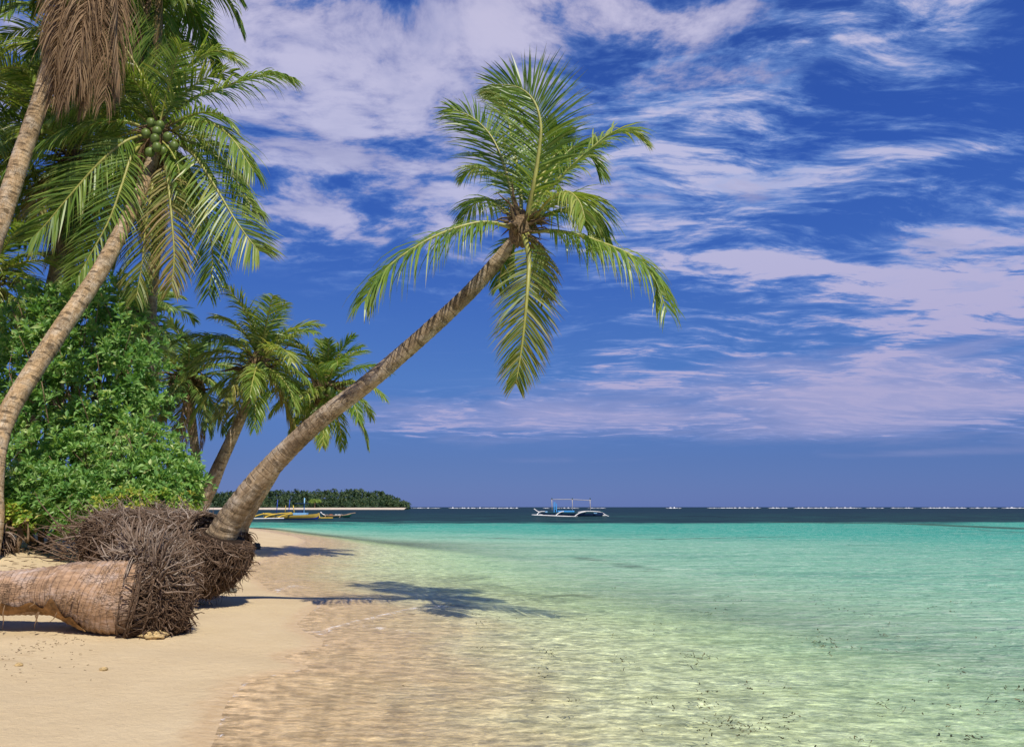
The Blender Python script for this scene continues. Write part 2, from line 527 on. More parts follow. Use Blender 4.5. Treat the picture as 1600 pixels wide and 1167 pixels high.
def mat_sand():
    m, n, out = newmat('sand')
    p = n.pos(); s = n.attr('s')
    big = n.noise(p, 0.7, 5, 0.6); grain = n.noise(p, 160, 3, 0.7); mid = n.noise(p, 9, 6, 0.6)
    dry = n.ramp(big, [(0.3, (0.59, 0.455, 0.27)), (0.7, (0.69, 0.55, 0.34))])
    dry = n.mix(n.smooth(grain, 0.35, 0.75, 0, 0.28), dry, (0.30, 0.19, 0.09))
    dry = n.mix(n.smooth(mid, 0.6, 0.8, 0, 0.25), dry, (0.36, 0.23, 0.11))
    # drifts of dry leaf litter under the trees
    _, yy, _z = n.sep(p)
    wk = n.smooth(n.noise(n.mapping(p, rot=(0, 0, R(20)), scale=(0.6, 2.2, 1)), 1.7, 8, 0.7), 0.56, 0.68, 0, 0.45)
    dry = n.mix(n.mul(wk, n.smooth(s, -1.2, -2.4)), dry, (0.34, 0.22, 0.11))
    # litter specks
    sp = n.smooth(n.voro(p, 5.5, 'F1'), 0.02, 0.045, 1, 0)
    sp = n.mul(sp, n.smooth(n.noise(p, 0.55, 3), 0.5, 0.62))
    dry = n.mix(n.mul(sp, 0.8), dry, (0.10, 0.06, 0.03))
    se = n.add(s, n.mul(n.sub(n.noise(p, 2.5, 4), 0.5), 0.35))
    wet = n.ramp(n.math('MULTIPLY', n.noise(n.mapping(p, scale=(1, 2.0, 1)), 6, 9, 0.7), 1.0), [(0.3, (0.52, 0.36, 0.19)), (0.7, (0.70, 0.53, 0.32))])
    clean = n.ramp(n.noise(n.mapping(p, scale=(1, 1.8, 1)), 3.0, 9, 0.72), [(0.3, (0.46, 0.44, 0.26)), (0.72, (0.82, 0.78, 0.54))])
    under = n.mix(n.smooth(n.add(s, n.mul(n.sub(n.noise(p, 0.8, 4), 0.5), 2.0)), 0.9, 3.6), wet, clean)
    # bits of seagrass on the bed
    wd = n.noise(n.mapping(p, scale=(1, 2.4, 1)), 4.2, 8, 0.72)
    wd = n.mul(n.smooth(wd, 0.60, 0.70), n.mul(n.smooth(s, 1.5, 3.0), n.smooth(n.noise(p, 0.45, 3), 0.40, 0.60)))
    under = n.mix(n.mul(wd, 0.7), under, (0.11, 0.10, 0.05))
    col = n.mix(n.smooth(se, -0.30, -0.06), dry, under)
    rough = n.smooth(se, -0.4, -0.05, 0.95, 0.5)
    h = n.add(n.mul(grain, 0.25), n.add(n.mul(mid, 1.0), n.mul(n.noise(p, 30, 4), 0.4)))
    principled(n, out, col, rough, n.bump(h, 0.75, 0.03), 0.15)
    return m


def mat_water():
    m, n, out = newmat('sea_water')
    p = n.pos(); s = n.attr('s'); fo = n.attr('foam'); wdk = n.attr('weed')
    px, py, pz = n.sep(p)
    sd = n.attr('depth')
    wv = n.noise(n.mapping(p, rot=(0, 0, R(8)), scale=(0.6, 1.5, 1)), 1.4, 5, 0.55, 0.6)
    rp = n.noise(n.mapping(p, rot=(0, 0, R(-6)), scale=(0.7, 1.6, 1)), 7.0, 6, 0.6, 0.8)
    fn = n.noise(n.mapping(p, rot=(0, 0, R(5)), scale=(0.75, 1.5, 1)), 24, 4, 0.6, 0.6)
    md = n.noise(n.mapping(p, rot=(0, 0, R(4)), scale=(0.6, 1.6, 1)), 3.2, 7, 0.72, 0.5)
    far = n.noise(n.mapping(p, scale=(0.3, 1.5, 1)), 0.8, 7, 0.7, 0.3)
    h = n.add(n.mul(wv, 1.0), n.add(n.mul(rp, 0.42), n.mul(fn, 0.10)))
    bmp = n.bump(h, 0.5, 0.16)
    # caustic lines: light focused by ripples, painted into the transparent tint
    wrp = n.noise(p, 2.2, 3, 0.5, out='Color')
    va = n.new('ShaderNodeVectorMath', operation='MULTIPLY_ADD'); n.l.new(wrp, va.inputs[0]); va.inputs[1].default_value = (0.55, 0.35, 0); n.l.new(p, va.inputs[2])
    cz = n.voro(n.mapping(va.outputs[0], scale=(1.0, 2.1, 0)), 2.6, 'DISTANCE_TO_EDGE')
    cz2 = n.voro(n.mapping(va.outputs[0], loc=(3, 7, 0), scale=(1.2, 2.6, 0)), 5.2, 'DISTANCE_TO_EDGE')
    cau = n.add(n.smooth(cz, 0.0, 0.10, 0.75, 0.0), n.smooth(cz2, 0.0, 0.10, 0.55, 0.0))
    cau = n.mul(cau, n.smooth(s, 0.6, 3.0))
    tint = n.ramp(n.math('MULTIPLY', sd, 1 / 30.0, clamp=True), [(0.0, (1.0, 0.99, 0.97)), (0.10, (0.95, 0.99, 0.91)), (0.22, (0.86, 1.0, 0.86)), (0.6, (0.85, 1.0, 0.9)), (1.0, (0.7, 0.95, 0.85))])
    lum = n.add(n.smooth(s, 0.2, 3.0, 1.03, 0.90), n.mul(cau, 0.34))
    lum = n.mul(lum, n.mul(n.smooth(rp, 0.32, 0.64, 0.84, 1.10), n.smooth(fn, 0.34, 0.64, 0.88, 1.10)))
    st = n.smooth(n.add(n.mul(md, .5), n.mul(rp, .5)), 0.42, 0.56, 0.76, 1.12)
    stk = n.smooth(s, 0.5, 3.5, 0.42, 1.0)
    lum = n.mul(lum, n.add(n.mul(st, stk), n.sub(1.0, stk)))
    tr = n.new('ShaderNodeBsdfTransparent')
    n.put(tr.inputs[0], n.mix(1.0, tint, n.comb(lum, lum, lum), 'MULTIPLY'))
    # colour of the water body itself: pale jade over sand to deep blue-green over the weed beds outside
    body = n.ramp(n.math('MULTIPLY', sd, 1 / 60.0, clamp=True), [(0.0, (0.49, 0.50, 0.31)), (0.10, (0.37, 0.55, 0.35)), (0.22, (0.24, 0.50, 0.33)), (0.34, (0.19, 0.47, 0.32)), (0.5, (0.085, 0.40, 0.28)), (0.75, (0.035, 0.36, 0.26)), (1.0, (0.03, 0.34, 0.25))])
    pat = n.noise(n.mapping(p, scale=(0.25, 1.0, 1)), 0.35, 7, 0.68)
    body = n.mix(n.smooth(pat, 0.50, 0.62, 0, 0.35), body, (0.05, 0.25, 0.18))
    fine = n.add(n.add(n.mul(fn, .25), n.mul(rp, .30)), n.add(n.mul(md, .30), n.mul(far, .15)))  # pale ripple glints and dark streaks painted into the body colour
    body = n.mix(n.smooth(fine, 0.505, 0.555, 0, 0.7), body, n.mix(0.5, body, (0.80, 0.86, 0.70)))
    body = n.mix(n.smooth(fine, 0.43, 0.485, 0.7, 0), body, n.mix(0.6, body, (0.04, 0.16, 0.09)))
    edge = n.add(py, n.mul(n.sub(n.noise(n.mapping(p, scale=(0.03, 0.11, 1)), 1.0, 5, 0.65), 0.5), 30))
    edge = n.add(edge, n.mul(n.sub(n.noise(n.mapping(p, scale=(0.16, 0.7, 1)), 1.0, 6, 0.7), 0.5), 40))
    deep = n.smooth(edge, 63, 72)
    dcol = n.ramp(n.noise(n.mapping(p, scale=(0.09, 0.6, 1)), 0.9, 7, 0.75), [(0.36, (0.005, 0.016, 0.022)), (0.50, (0.018, 0.042, 0.052)), (0.60, (0.022, 0.085, 0.075)), (0.72, (0.06, 0.14, 0.13))])
    body = n.mix(deep, body, dcol)
    body = n.mix(n.smooth(py, 90, 240, 0, 0.75), body, (0.012, 0.030, 0.050))
    wn = n.noise(n.mapping(p, scale=(0.5, 1.6, 1)), 1.6, 7, 0.72)
    wmask = n.smooth(n.add(wdk, n.mul(n.sub(wn, 0.5), 1.5)), 0.38, 0.72, 0, 0.85)
    body = n.mix(wmask, body, (0.045, 0.06, 0.035))
    a = n.smooth(sd, 1.2, 13.0, 0.0, 0.95)
    a = n.math('MAXIMUM', a, n.mul(wmask, 0.75)); a = n.math('MAXIMUM', a, n.smooth(py, 52, 66))
    # body colour brightened where thin, replacing sunlight blocked from the bed
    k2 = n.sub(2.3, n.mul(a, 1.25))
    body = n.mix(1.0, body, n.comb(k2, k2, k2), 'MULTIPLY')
    df = n.new('ShaderNodeBsdfDiffuse'); n.put(df.inputs[0], body); n.put(df.inputs['Normal'], n.bump(h, 1.0, 0.2))
    m1 = n.mixsh(a, tr.outputs[0], df.outputs[0])
    gl = n.new('ShaderNodeBsdfGlossy'); gl.inputs['Roughness'].default_value = 0.07; n.put(gl.inputs['Normal'], bmp)
    fr = n.new('ShaderNodeFresnel'); fr.inputs[0].default_value = 1.33; n.put(fr.inputs['Normal'], bmp)
    m2 = n.mixsh(n.math('MINIMUM', n.mul(fr.outputs[0], 0.5), n.smooth(py, 20, 70, 0.20, 0.10)), m1, gl.outputs[0])
    fnse = n.noise(n.mapping(p, scale=(1, 1.5, 1)), 7, 8, 0.72, 0.5)
    cell = n.smooth(n.voro(va.outputs[0], 14, 'DISTANCE_TO_EDGE'), 0.02, 0.10, 1, 0)
    fm = n.smooth(n.add(n.add(fo, n.mul(n.sub(fnse, 0.5), 1.7)), n.mul(cell, 0.12)), 0.52, 0.80, 0, 0.9)
    fm = n.mul(fm, n.smooth(fo, 0.03, 0.15))
    wf = n.new('ShaderNodeBsdfDiffuse'); wf.inputs[0].default_value = (0.80, 0.76, 0.74, 1)
    n.l.new(n.mixsh(fm, m2, wf.outputs[0]), out.inputs[0])
    return m


FOAM = [([(505, 986), (545, 974), (600, 962), (640, 952), (690, 948), (722, 952)], 0.10, 0.62),
        ([(560, 978), (600, 984), (640, 990)], 0.14, 0.55),
        ([(470, 984), (500, 990), (530, 978)], 0.10, 0.6),
        ([(520, 940), (560, 936), (600, 938)], 0.12, 0.5),
        ([(430, 925), (455, 915), (475, 918)], 0.16, 0.55),
        ([(700, 1000), (660, 1015), (610, 1022)], 0.12, 0.35),
        ([(720, 836), (745, 834), (775, 835), (820, 837)], 0.7, 0.45),
        ([(425, 908), (470, 905)], 0.14, 0.5),
        ([(440, 864), (480, 862), (500, 866)], 0.25, 0.45)]
WEED = [([(410, 842), (520, 840), (640, 838), (800, 840)], 0.55, 0.52), ([(760, 841), (900, 843), (1050, 842), (1240, 838)], 0.7, 0.6),
        ([(590, 862), (640, 858)], 0.5, 0.4), ([(905, 871), (960, 880), (1010, 890)], 0.9, 0.5), ([(820, 872), (900, 876)], 0.5, 0.45),
        ([(850, 933), (890, 929), (925, 933)], 0.28, 0.72), ([(690, 944), (720, 948)], 0.2, 0.7), ([(1330, 852), (1370, 852)], 0.5, 0.5),
        ([(1560, 888), (1610, 892)], 0.5, 0.5), ([(1230, 816), (1420, 818), (1600, 826)], 3.0, 0.72), ([(1480, 825), (1600, 832)], 2.0, 0.5)]


def field(defs):
    P = [([(lambda q: (q.x, q.y))(onplane(*p)) for p in pts], w, a) for pts, w, a in defs]

    def fn(X, Y):
        f = np.zeros(X.shape)
        for pts, w, a in P:
            f = np.maximum(f, a * np.exp(-(seg_dist(X, Y, pts) / w) ** 2))
        return f
    return fn


_foam = field(FOAM)


def foam_f(X, Y):
    s = shore_s(X, Y)
    edge = 0.50 * np.exp(-((s - 0.03) / 0.06) ** 2) * (Y < 40) * (Y > 2)
    return np.maximum(_foam(X, Y), edge)


def depth_f(X, Y):
    """how far out the bed drops: the lagoon deepens with distance along the beach as well"""
    s = shore_s(X, Y)
    return s + 1.3 * np.clip(Y - 30, 0, 32) * sst(s, 0.5, 6)


def water_z(X, Y):
    s = shore_s(X, Y)
    a = sst(s, 0.4, 4.0) * 0.012
    z = a * (np.sin(Y * 5.2 + 1.4 * np.sin(X * 0.9) + 0.6 * X) + 0.7 * np.sin(Y * 8.3 - X * 1.3 + 1.7 * np.sin(Y * 0.8)))
    z = z * np.exp(-np.clip(Y, 0, None) / 60)
    # small collapsing wave where the foam runs
    z = z + 0.035 * np.clip(_foam(X, Y), 0, 1) * sst(s, 0.05, 0.5)
    return z


M['sand'] = mat_sand(); M['water'] = mat_water()
sheet('beach', -8, 170, 560, 460, 1.7, 10, ground_z, {'s': shore_s}, M['sand'])
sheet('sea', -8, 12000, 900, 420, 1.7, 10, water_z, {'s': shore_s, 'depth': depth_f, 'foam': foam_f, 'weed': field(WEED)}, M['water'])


# ------------------------------------------------------------------ palms
def leaflets(mb, pts, side_fn, n, Lmax, width, rnd, droop, fr, t0=0.14, dead=False, vee=0.25, clump=0.0, fwd0=0.55, fwd1=1.5):
    """pinnate leaflets on both sides of a midrib"""
    N = 40
    P = [V(p) for p in spline(pts, N + 1)]
    for i in range(n):
        for sgn in (-1, 1):
            t = t0 + (1 - t0) * ((i + rnd.uniform(-0.35, 0.35) + (0.25 if sgn > 0 else 0)) / n)
            t = min(max(t, 0.02), 0.999)
            if rnd.random() < clump: continue
            k = min(int(t * N), N - 1); u = t * N - k
            p = P[k].lerp(P[k + 1], u); tan = (P[k + 1] - P[k]).normalized()
            side, nrm = side_fn(t, tan)
            prof = min(1.0, 0.42 + 2.6 * (t - t0 + 0.02)) * (1.0 - 0.62 * max(0, (t - 0.55) / 0.45) ** 1.5)
            L = Lmax * prof * rnd.uniform(0.86, 1.1)
            fw = fwd0 + (fwd1 - fwd0) * t ** 1.6
            d = (side * sgn + tan * fw * rnd.uniform(0.8, 1.2) + nrm * (vee + rnd.uniform(-0.15, 0.15)) + V((rnd.gauss(0, .07), rnd.gauss(0, .07), rnd.gauss(0, .07)))).normalized()
            wv = (tan * 0.7 + nrm * rnd.uniform(-0.6, 0.9)); wv = (wv - d * wv.dot(d))
            if wv.length < 1e-4: wv = d.orthogonal()
            wv.normalize()
            dr = droop * rnd.uniform(0.6, 1.5)
            va = rnd.random(); ids = []
            prev = p; dd = d.copy()
            SEG = 4
            for q in range(SEG + 1):
                a = q / SEG
                w = width * (0.55 + 1.0 * a if a < 0.35 else 0.9 * (1 - ((a - 0.35) / 0.65) ** 1.4)) * 0.5
                if q > 0:
                    dd = (dd + V((0, 0, -1)) * dr * (0.35 + a)).normalized()
                    prev = prev + dd * (L / SEG)
                if q == SEG:
                    ids.append((mb.addv(prev, (va, 1, fr)),))
                else:
                    ids.append((mb.addv(prev - wv * w, (va, a, fr)), mb.addv(prev + wv * w, (va, a, fr))))
            for q in range(SEG):
                A, B = ids[q], ids[q + 1]
                if len(B) == 2: mb.f.append((A[0], A[1], B[1], B[0]))
                else: mb.f.append((A[0], A[1], B[0]))


def make_frond(parent, pts, side_fn, n, Lmax, width, rnd, droop=0.12, mat='frond', rach=0.028, name='frond', **kw):
    mb = MB(); fr = rnd.random()
    leaflets(mb, pts, side_fn, n, Lmax, width, rnd, droop, fr, **kw)
    o = mb.build(name, M[mat], parent, smooth=False)
    r = MB(); P = spline(pts, 22)
    tube(r, P, [rach * (1.25 - 1.05 * (i / 21)) for i in range(22)], 5)
    r.build('midrib', M['rachis_dead' if 'dead' in name else 'rachis'], o)
    return o


def fixed_side(s):
    s = V(s)

    def fn(t, tan):
        q = (s - tan * s.dot(tan))
        if q.length < 1e-4: q = tan.orthogonal()
        q.normalize(); nr = q.cross(tan)
        if nr.z < -0.15 and abs(s.z) < 0.5: nr = -nr
        return q, nr
    return fn


def hint_side(h):
    h = V(h)

    def fn(t, tan):
        q = tan.cross(h)
        if q.length < 1e-3: q = tan.orthogonal()
        q.normalize(); nr = q.cross(tan)
        if nr.dot(h) < 0: nr = -nr
        return q, nr
    return fn


UPH = (0.05, -0.35, 1.0); CAMH = (0.1, -1.0, 0.25)


def proc_frond(parent, c, az, el, L, rnd, n, width, bend=1.0, mat='frond', lf=0.24, rach=0.026, name='frond', **kw):
    """a frond arching out of the crown and bending down under its own weight"""
    p = V(c); pts = [p.copy()]
    h = V((math.cos(az), math.sin(az), 0)); e = el
    swing = rnd.uniform(-0.25, 0.25)
    K = 7
    for i in range(K):
        hh = V((math.cos(az + swing * i / K), math.sin(az + swing * i / K), 0))
        p = p + (hh * math.cos(e) + V((0, 0, 1)) * math.sin(e)) * (L / K); pts.append(p.copy())
        e -= bend * (0.05 + 0.26 * max(0.12, math.cos(e)) * (0.4 + i / K)); e = max(e, -1.50)
    tw = rnd.uniform(-0.35, 0.35)
    side = V((-math.sin(az), math.cos(az), 0)) * math.cos(tw) + V((0, 0, 1)) * math.sin(tw)
    return make_frond(parent, pts, fixed_side(side), n, L * lf, width, rnd, mat=mat, rach=rach, name=name, **kw)


def hang_dead(parent, c, L, rnd, n, width, dx=0.0, dy=0.0, lf=0.22, out=0.25):
    """brown dead frond hanging down against the trunk"""
    c = V(c)
    pts = [c, c + V((dx * 0.35 + rnd.uniform(-1, 1) * out * 0.4, dy * 0.4, -0.06 * L)), c + V((dx * 0.8, dy * 0.8, -0.35 * L)), c + V((dx, dy, -0.68 * L)), c + V((dx * 1.05 + rnd.uniform(-.05, .05) * L, dy, -L))]
    a = rnd.uniform(0, PI)
    return make_frond(parent, pts, fixed_side((math.cos(a), math.sin(a), 0)), int(n * 2.2), L * .34, width * .62, rnd, droop=0.8, mat='dead', rach=0.02, name='dead_frond', vee=0.0)


def trunk_path(px, thin=0.76):
    """[(x, y, distance, width_px)] -> points, radii"""
    return [at(x, y, d) for x, y, d, w in px], [0.5 * w * d / F * thin for x, y, d, w in px]


def make_trunk(parent, px, mat, step=0.03, sides=20, ring=0.11, amp=0.035, seed=0, name='trunk', ground=None, thin=0.76):
    pts, rad = trunk_path(px, thin)
    if ground is not None and pts[0].z > ground.z + .05:
        pts.insert(0, V(ground) - V((0, 0, .1))); rad.insert(0, rad[0] * 1.15)
    L = sum((pts[i + 1] - pts[i]).length for i in range(len(pts) - 1))
    n = max(24, int(L / step))
    S = spline([(p.x, p.y, p.z, r) for p, r in zip(pts, rad)], n)
    mb = MB()

    def jit(a, l, i):
        d = V((math.cos(a) * 1.2, math.sin(a) * 1.2, l * 1.3 + seed))
        z = l + 0.03 * mnoise.noise(V((math.cos(a), math.sin(a), l * 2 + seed)))
        saw = (z / ring) % 1.0
        return 1 + amp * (saw - 0.5) + 0.05 * mnoise.noise(d) + 0.03 * mnoise.noise(d * 4)
    tube(mb, [s[:3] for s in S], [s[3] for s in S], sides, True, jit)
    return mb.build(name, M[mat], parent), pts


def sheath(parent, c, axis, r, rnd, n=46, h=0.5):
    """fibrous leaf bases and old stalk stubs round the heart of the crown"""
    mb = MB(); c = V(c); axis = V(axis).normalized(); o1 = axis.orthogonal().normalized(); o2 = axis.cross(o1)
    blobmesh(mb, c - axis * r * 0.3, r * 0.66, r * 0.66, r * 1.2, rnd.random() * 9, 0.25, 2.5, 14, 9)
    for i in range(n):
        a = rnd.uniform(0, 2 * PI); d = (o1 * math.cos(a) + o2 * math.sin(a))
        p0 = c + d * r * 0.5 + axis * rnd.uniform(-0.9, 0.7) * r
        L = h * rnd.uniform(0.35, 1.0)
        d1 = (d + axis * rnd.uniform(-0.7, 1.2)).normalized()
        p1 = p0 + d1 * L * 0.5; p2 = p1 + (d1 + V((0, 0, -0.5 * rnd.random())) + V((rnd.gauss(0, .25), rnd.gauss(0, .25), rnd.gauss(0, .25)))).normalized() * L * 0.5
        w = r * rnd.uniform(0.04, 0.15)
        tube(mb, [p0, p1, p2], [w, w * 0.7, w * 0.15], 4)
    return mb.build('leaf_sheath', M['fibre'], parent, smooth=False)


def coconuts(parent, spots, r):
    for i, s in enumerate(spots):
        mb = MB(); blobmesh(mb, s, r, r, r * 1.18, i, 0.07, 1.5, 14, 10)
        mb.build('coconut', M['coconut'], parent)


def mat_roots(rb, core, count, rnd, zmin, va0=.35, along=1.0):
    """roots lying matted over a lumpy core: each wanders across its surface"""
    n = len(core); A = np.array(core)
    for i in range(count):
        k = rnd.random() * (n - 1) * .98; a = rnd.uniform(0, 2 * PI); K = rnd.randint(5, 8)
        dk = rnd.gauss(.55, .45) * along * n / 18; da = rnd.gauss(0, .10); lift = rnd.uniform(0, .07); P = []
        for q in range(K + 1):
            kk = min(max(k, 0), n - 1.001); j = int(kk); f = kk - j
            c = A[j] * (1 - f) + A[j + 1] * f; t = V(A[j + 1][:3] - A[j][:3]).normalized()
            u = t.cross(V((0, 0, 1))).normalized(); w = u.cross(t)
            rad = u * math.cos(a) + w * math.sin(a)
            p = V(c[:3]) + rad * (c[3] * (1.02 + .05 * rnd.random()) + lift * q / K); p.z = max(p.z, zmin)
            P.append(p); k += dk * .3 + rnd.gauss(0, .3); a += da + rnd.gauss(0, .07)
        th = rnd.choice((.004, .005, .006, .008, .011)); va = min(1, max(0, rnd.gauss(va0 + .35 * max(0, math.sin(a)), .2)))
        tube(rb, P, [th * (1 - .5 * q / K) for q in range(K + 1)], 4, False, tcv=(va, 0, 0))


# ---- leaning palm over the water
def leaning_palm():
    rnd = random.Random(4)
    PX = [(330, 856, 10.74, 60), (345, 838, 10.68, 58), (363, 806, 10.62, 52), (398, 758, 10.5, 46), (447, 705, 10.4, 42), (503, 653, 10.2, 38), (562, 608, 10.1, 36),
          (620, 560, 10.0, 35), (680, 507, 9.85, 34), (735, 455, 9.7, 32), (780, 404, 9.6, 29), (812, 366, 9.5, 27)]
    base = at(322, 905, 10.75); base.z = gz(base.x, base.y)
    T = thing('coconut_palm', 'coconut palm leaning far out over the water from a bare root mass', 'palm tree', base)
    make_trunk(T, PX, 'bark', 0.025, 28, 0.115, 0.05, 1)
    C = at(816, 352, 9.45)

    def pf(pl, Lpx, hint=UPH, n=52, mat='frond', width=0.031, droop=0.10, **kw):
        pts = [at(x, y, 9.45 + dy) for x, y, dy in pl]
        return make_frond(T, pts, hint_side(hint), int(n * 1.75), Lpx * (1.42 if droop > .3 else 1.2) * 9.4 / F, width, rnd, droop, mat, **kw)
    pf([(806, 358, 0), (770, 348, -.1), (735, 350, -.2), (680, 369, -.35), (625, 402, -.5), (590, 435, -.55), (570, 470, -.6)], 82, droop=.45, fwd0=.3, fwd1=1.0)
    pf([(806, 350, 0), (785, 325, .3), (765, 312, .5), (740, 320, .8), (715, 352, 1.0)], 52, droop=.40, n=40)
    pf([(808, 345, 0), (797, 290, .15), (783, 245, .3), (765, 210, .35), (738, 184, .4), (706, 170, .4)], 84, hint=(0.2, -0.9, 0.5), droop=.14, vee=0.1)
    pf([(820, 358, 0), (832, 300, -.25), (842, 240, -.35), (845, 195, -.4), (834, 158, -.4), (808, 136, -.35), (768, 132, -.3)], 88, hint=(-0.15, -1, 0.25), droop=.10, n=60, rach=.034)
    pf([(815, 345, .1), (812, 280, .5), (800, 220, .8), (790, 170, 1.0), (775, 150, 1.1)], 64, hint=(0.2, -.9, .5), droop=.15)
    pf([(824, 345, .1), (842, 285, .5), (868, 243, .8), (895, 231, 1.0), (922, 245, 1.2), (938, 268, 1.3)], 74, hint=(0.1, -.7, .8), droop=.18)
    pf([(828, 345, 0), (850, 305, -.2), (885, 268, -.3), (920, 236, -.4), (950, 212, -.4), (978, 205, -.35), (1003, 216, -.3)], 74, droop=.26, hint=(-0.3, -0.6, .9))
    pf([(826, 348, .1), (848, 295, .4), (872, 255, .6), (900, 228, .7), (935, 222, .7)], 66, hint=(-.4, -.6, .8), droop=.2)
    pf([(832, 352, 0), (858, 322, .2), (890, 308, .3), (918, 315, .4), (935, 340, .5), (940, 372, .5)], 72, droop=.34, hint=(0, -.3, 1), n=48)
    pf([(832, 350, 0), (855, 315, -.4), (885, 300, -.7), (905, 315, -.9), (915, 345, -1.0)], 60, droop=.34, n=40, hint=(0, -.3, 1))
    pf([(830, 352, .1), (855, 335, .3), (888, 330, .4), (915, 348, .4), (930, 390, .4)], 62, droop=.34, n=40, hint=(0, -.3, 1))
    pf([(812, 348, .3), (800, 300, .9), (775, 272, 1.2), (745, 262, 1.4), (722, 275, 1.5)], 60, droop=.3, n=42)
    pf([(822, 348, .2), (830, 300, .7), (850, 262, .9), (862, 225, 1.0), (872, 200, 1.0)], 66, hint=(.3, -.9, .4), droop=.12)
    pf([(828, 363, 0), (865, 361, -.1), (905, 368, -.2), (950, 383, -.3), (992, 402, -.4), (1022, 432, -.4), (1042, 488, -.45)], 80, droop=.45, fwd0=.3, fwd1=.9)
    pf([(818, 366, -.1), (826, 400, -.45), (825, 440, -.6), (821, 490, -.65), (815, 545, -.6), (806, 600, -.55)], 66, hint=CAMH, mat='frond_old', droop=.12, n=58, rach=.036, fwd0=.5)
    pf([(822, 362, -.1), (840, 395, .2), (848, 430, .3), (852, 470, .3)], 46, hint=CAMH, mat='frond_old', droop=.3, n=30)
    pf([(812, 362, -.1), (795, 385, .1), (785, 415, .2), (778, 450, .3)], 44, hint=CAMH, droop=.3, n=30)
    sheath(T, C, (0.45, -0.1, 0.9), 0.24, rnd, 70, 0.55)
    # root mass: the stem lies over on its old roots
    mb = MB()
    core = spline([(*at(349, 838, 10.64), .33), (*at(340, 858, 10.66), .50), (*at(318, 868, 10.70), .56), (*at(292, 864, 10.78), .55), (*at(250, 855, 10.95), .52), (*at(200, 845, 11.15), .44), (*at(155, 836, 11.4), .34)], 26)
    tube(mb, [c[:3] for c in core], [c[3] for c in core], 22, True, lambda a, l, i: 1 + .05 * mnoise.noise(V((math.cos(a) * 2, math.sin(a) * 2, l * 3))))
    rm = mb.build('root_mass', M['core'], T)
    rb = MB()
    axisL = (V(core[-1][:3]) - V(core[0][:3])).normalized()
    for i in range(3600):
        k = min(25, int(26 * rnd.random() ** 1.15)); c = V(core[k][:3]); r = core[k][3]
        ax = (V(core[min(k + 1, 25)][:3]) - V(core[max(k - 1, 0)][:3])).normalized()
        u = ax.orthogonal().normalized(); w = ax.cross(u); a = rnd.uniform(0, 2 * PI)
        rad = u * math.cos(a) + w * math.sin(a)
        if rad.y > 0.7: continue
        p = c + rad * r * rnd.uniform(0.88, 1.0)
        top = max(0, rad.z)
        near = 1 - k / 25
        d = (rad * (0.50 + .35 * rnd.random()) + ax * (0.35 + 1.3 * top) * (1 - .4 * near) + V((0.35 * near, -0.1, -0.85 * (1 - top) * near - .1))).normalized()
        d = (d + V((rnd.gauss(0, .22), rnd.gauss(0, .22), rnd.gauss(0, .22)))).normalized()
        L = rnd.uniform(0.08, 0.27) * (1 + .8 * top); th = rnd.choice((.004, .005, .006, .008, .010, .015))
        P = [p]; K = 5
        for q in range(K):
            d = (d + V((rnd.gauss(0, .36), rnd.gauss(0, .36), rnd.gauss(0, .34) - .04 - .12 * near))).normalized()
            nx = P[-1] + d * (L / K)
            nx.z = max(nx.z, 0.03); P.append(nx)
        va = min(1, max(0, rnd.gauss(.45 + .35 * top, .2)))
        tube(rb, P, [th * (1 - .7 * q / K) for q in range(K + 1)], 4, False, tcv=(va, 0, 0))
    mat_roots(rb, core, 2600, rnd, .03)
    # matted collar where the stem leaves the roots
    for i in range(70):
        a = rnd.uniform(0, 2 * PI); c = at(338, 846, 10.7); ax = (at(392, 757, 10.5) - c).normalized()
        u = ax.orthogonal().normalized(); w = ax.cross(u)
        P = [c + (u * math.cos(a + q * .12) + w * math.sin(a + q * .12)) * (0.45 + .03 * q) - ax * (0.05 + .05 * q) for q in range(5)]
        tube(rb, P, .018, 4, False, tcv=(rnd.uniform(.5, 1), 0, 0))
    # long loose spikes on the far left
    for i in range(70):
        p = at(rnd.uniform(95, 190), rnd.uniform(820, 880), 11.0 + rnd.random() * .5)
        d = V((-.75, rnd.uniform(-.5, .2), rnd.uniform(-.3, .9))).normalized(); P = [p]
        L = rnd.uniform(.3, .8)
        for q in range(5):
            d = (d + V((rnd.gauss(0, .10), rnd.gauss(0, .10), rnd.gauss(0, .10)))).normalized(); nx = P[-1] + d * L / 5; nx.z = max(nx.z, .1); P.append(nx)
        tube(rb, P, [.012 * (1 - .8 * q / 5) for q in range(6)], 4, False, tcv=(rnd.uniform(.3, .9), 0, 0))
    rb.build('roots', M['root'], rm)
    return T


leaning_palm()


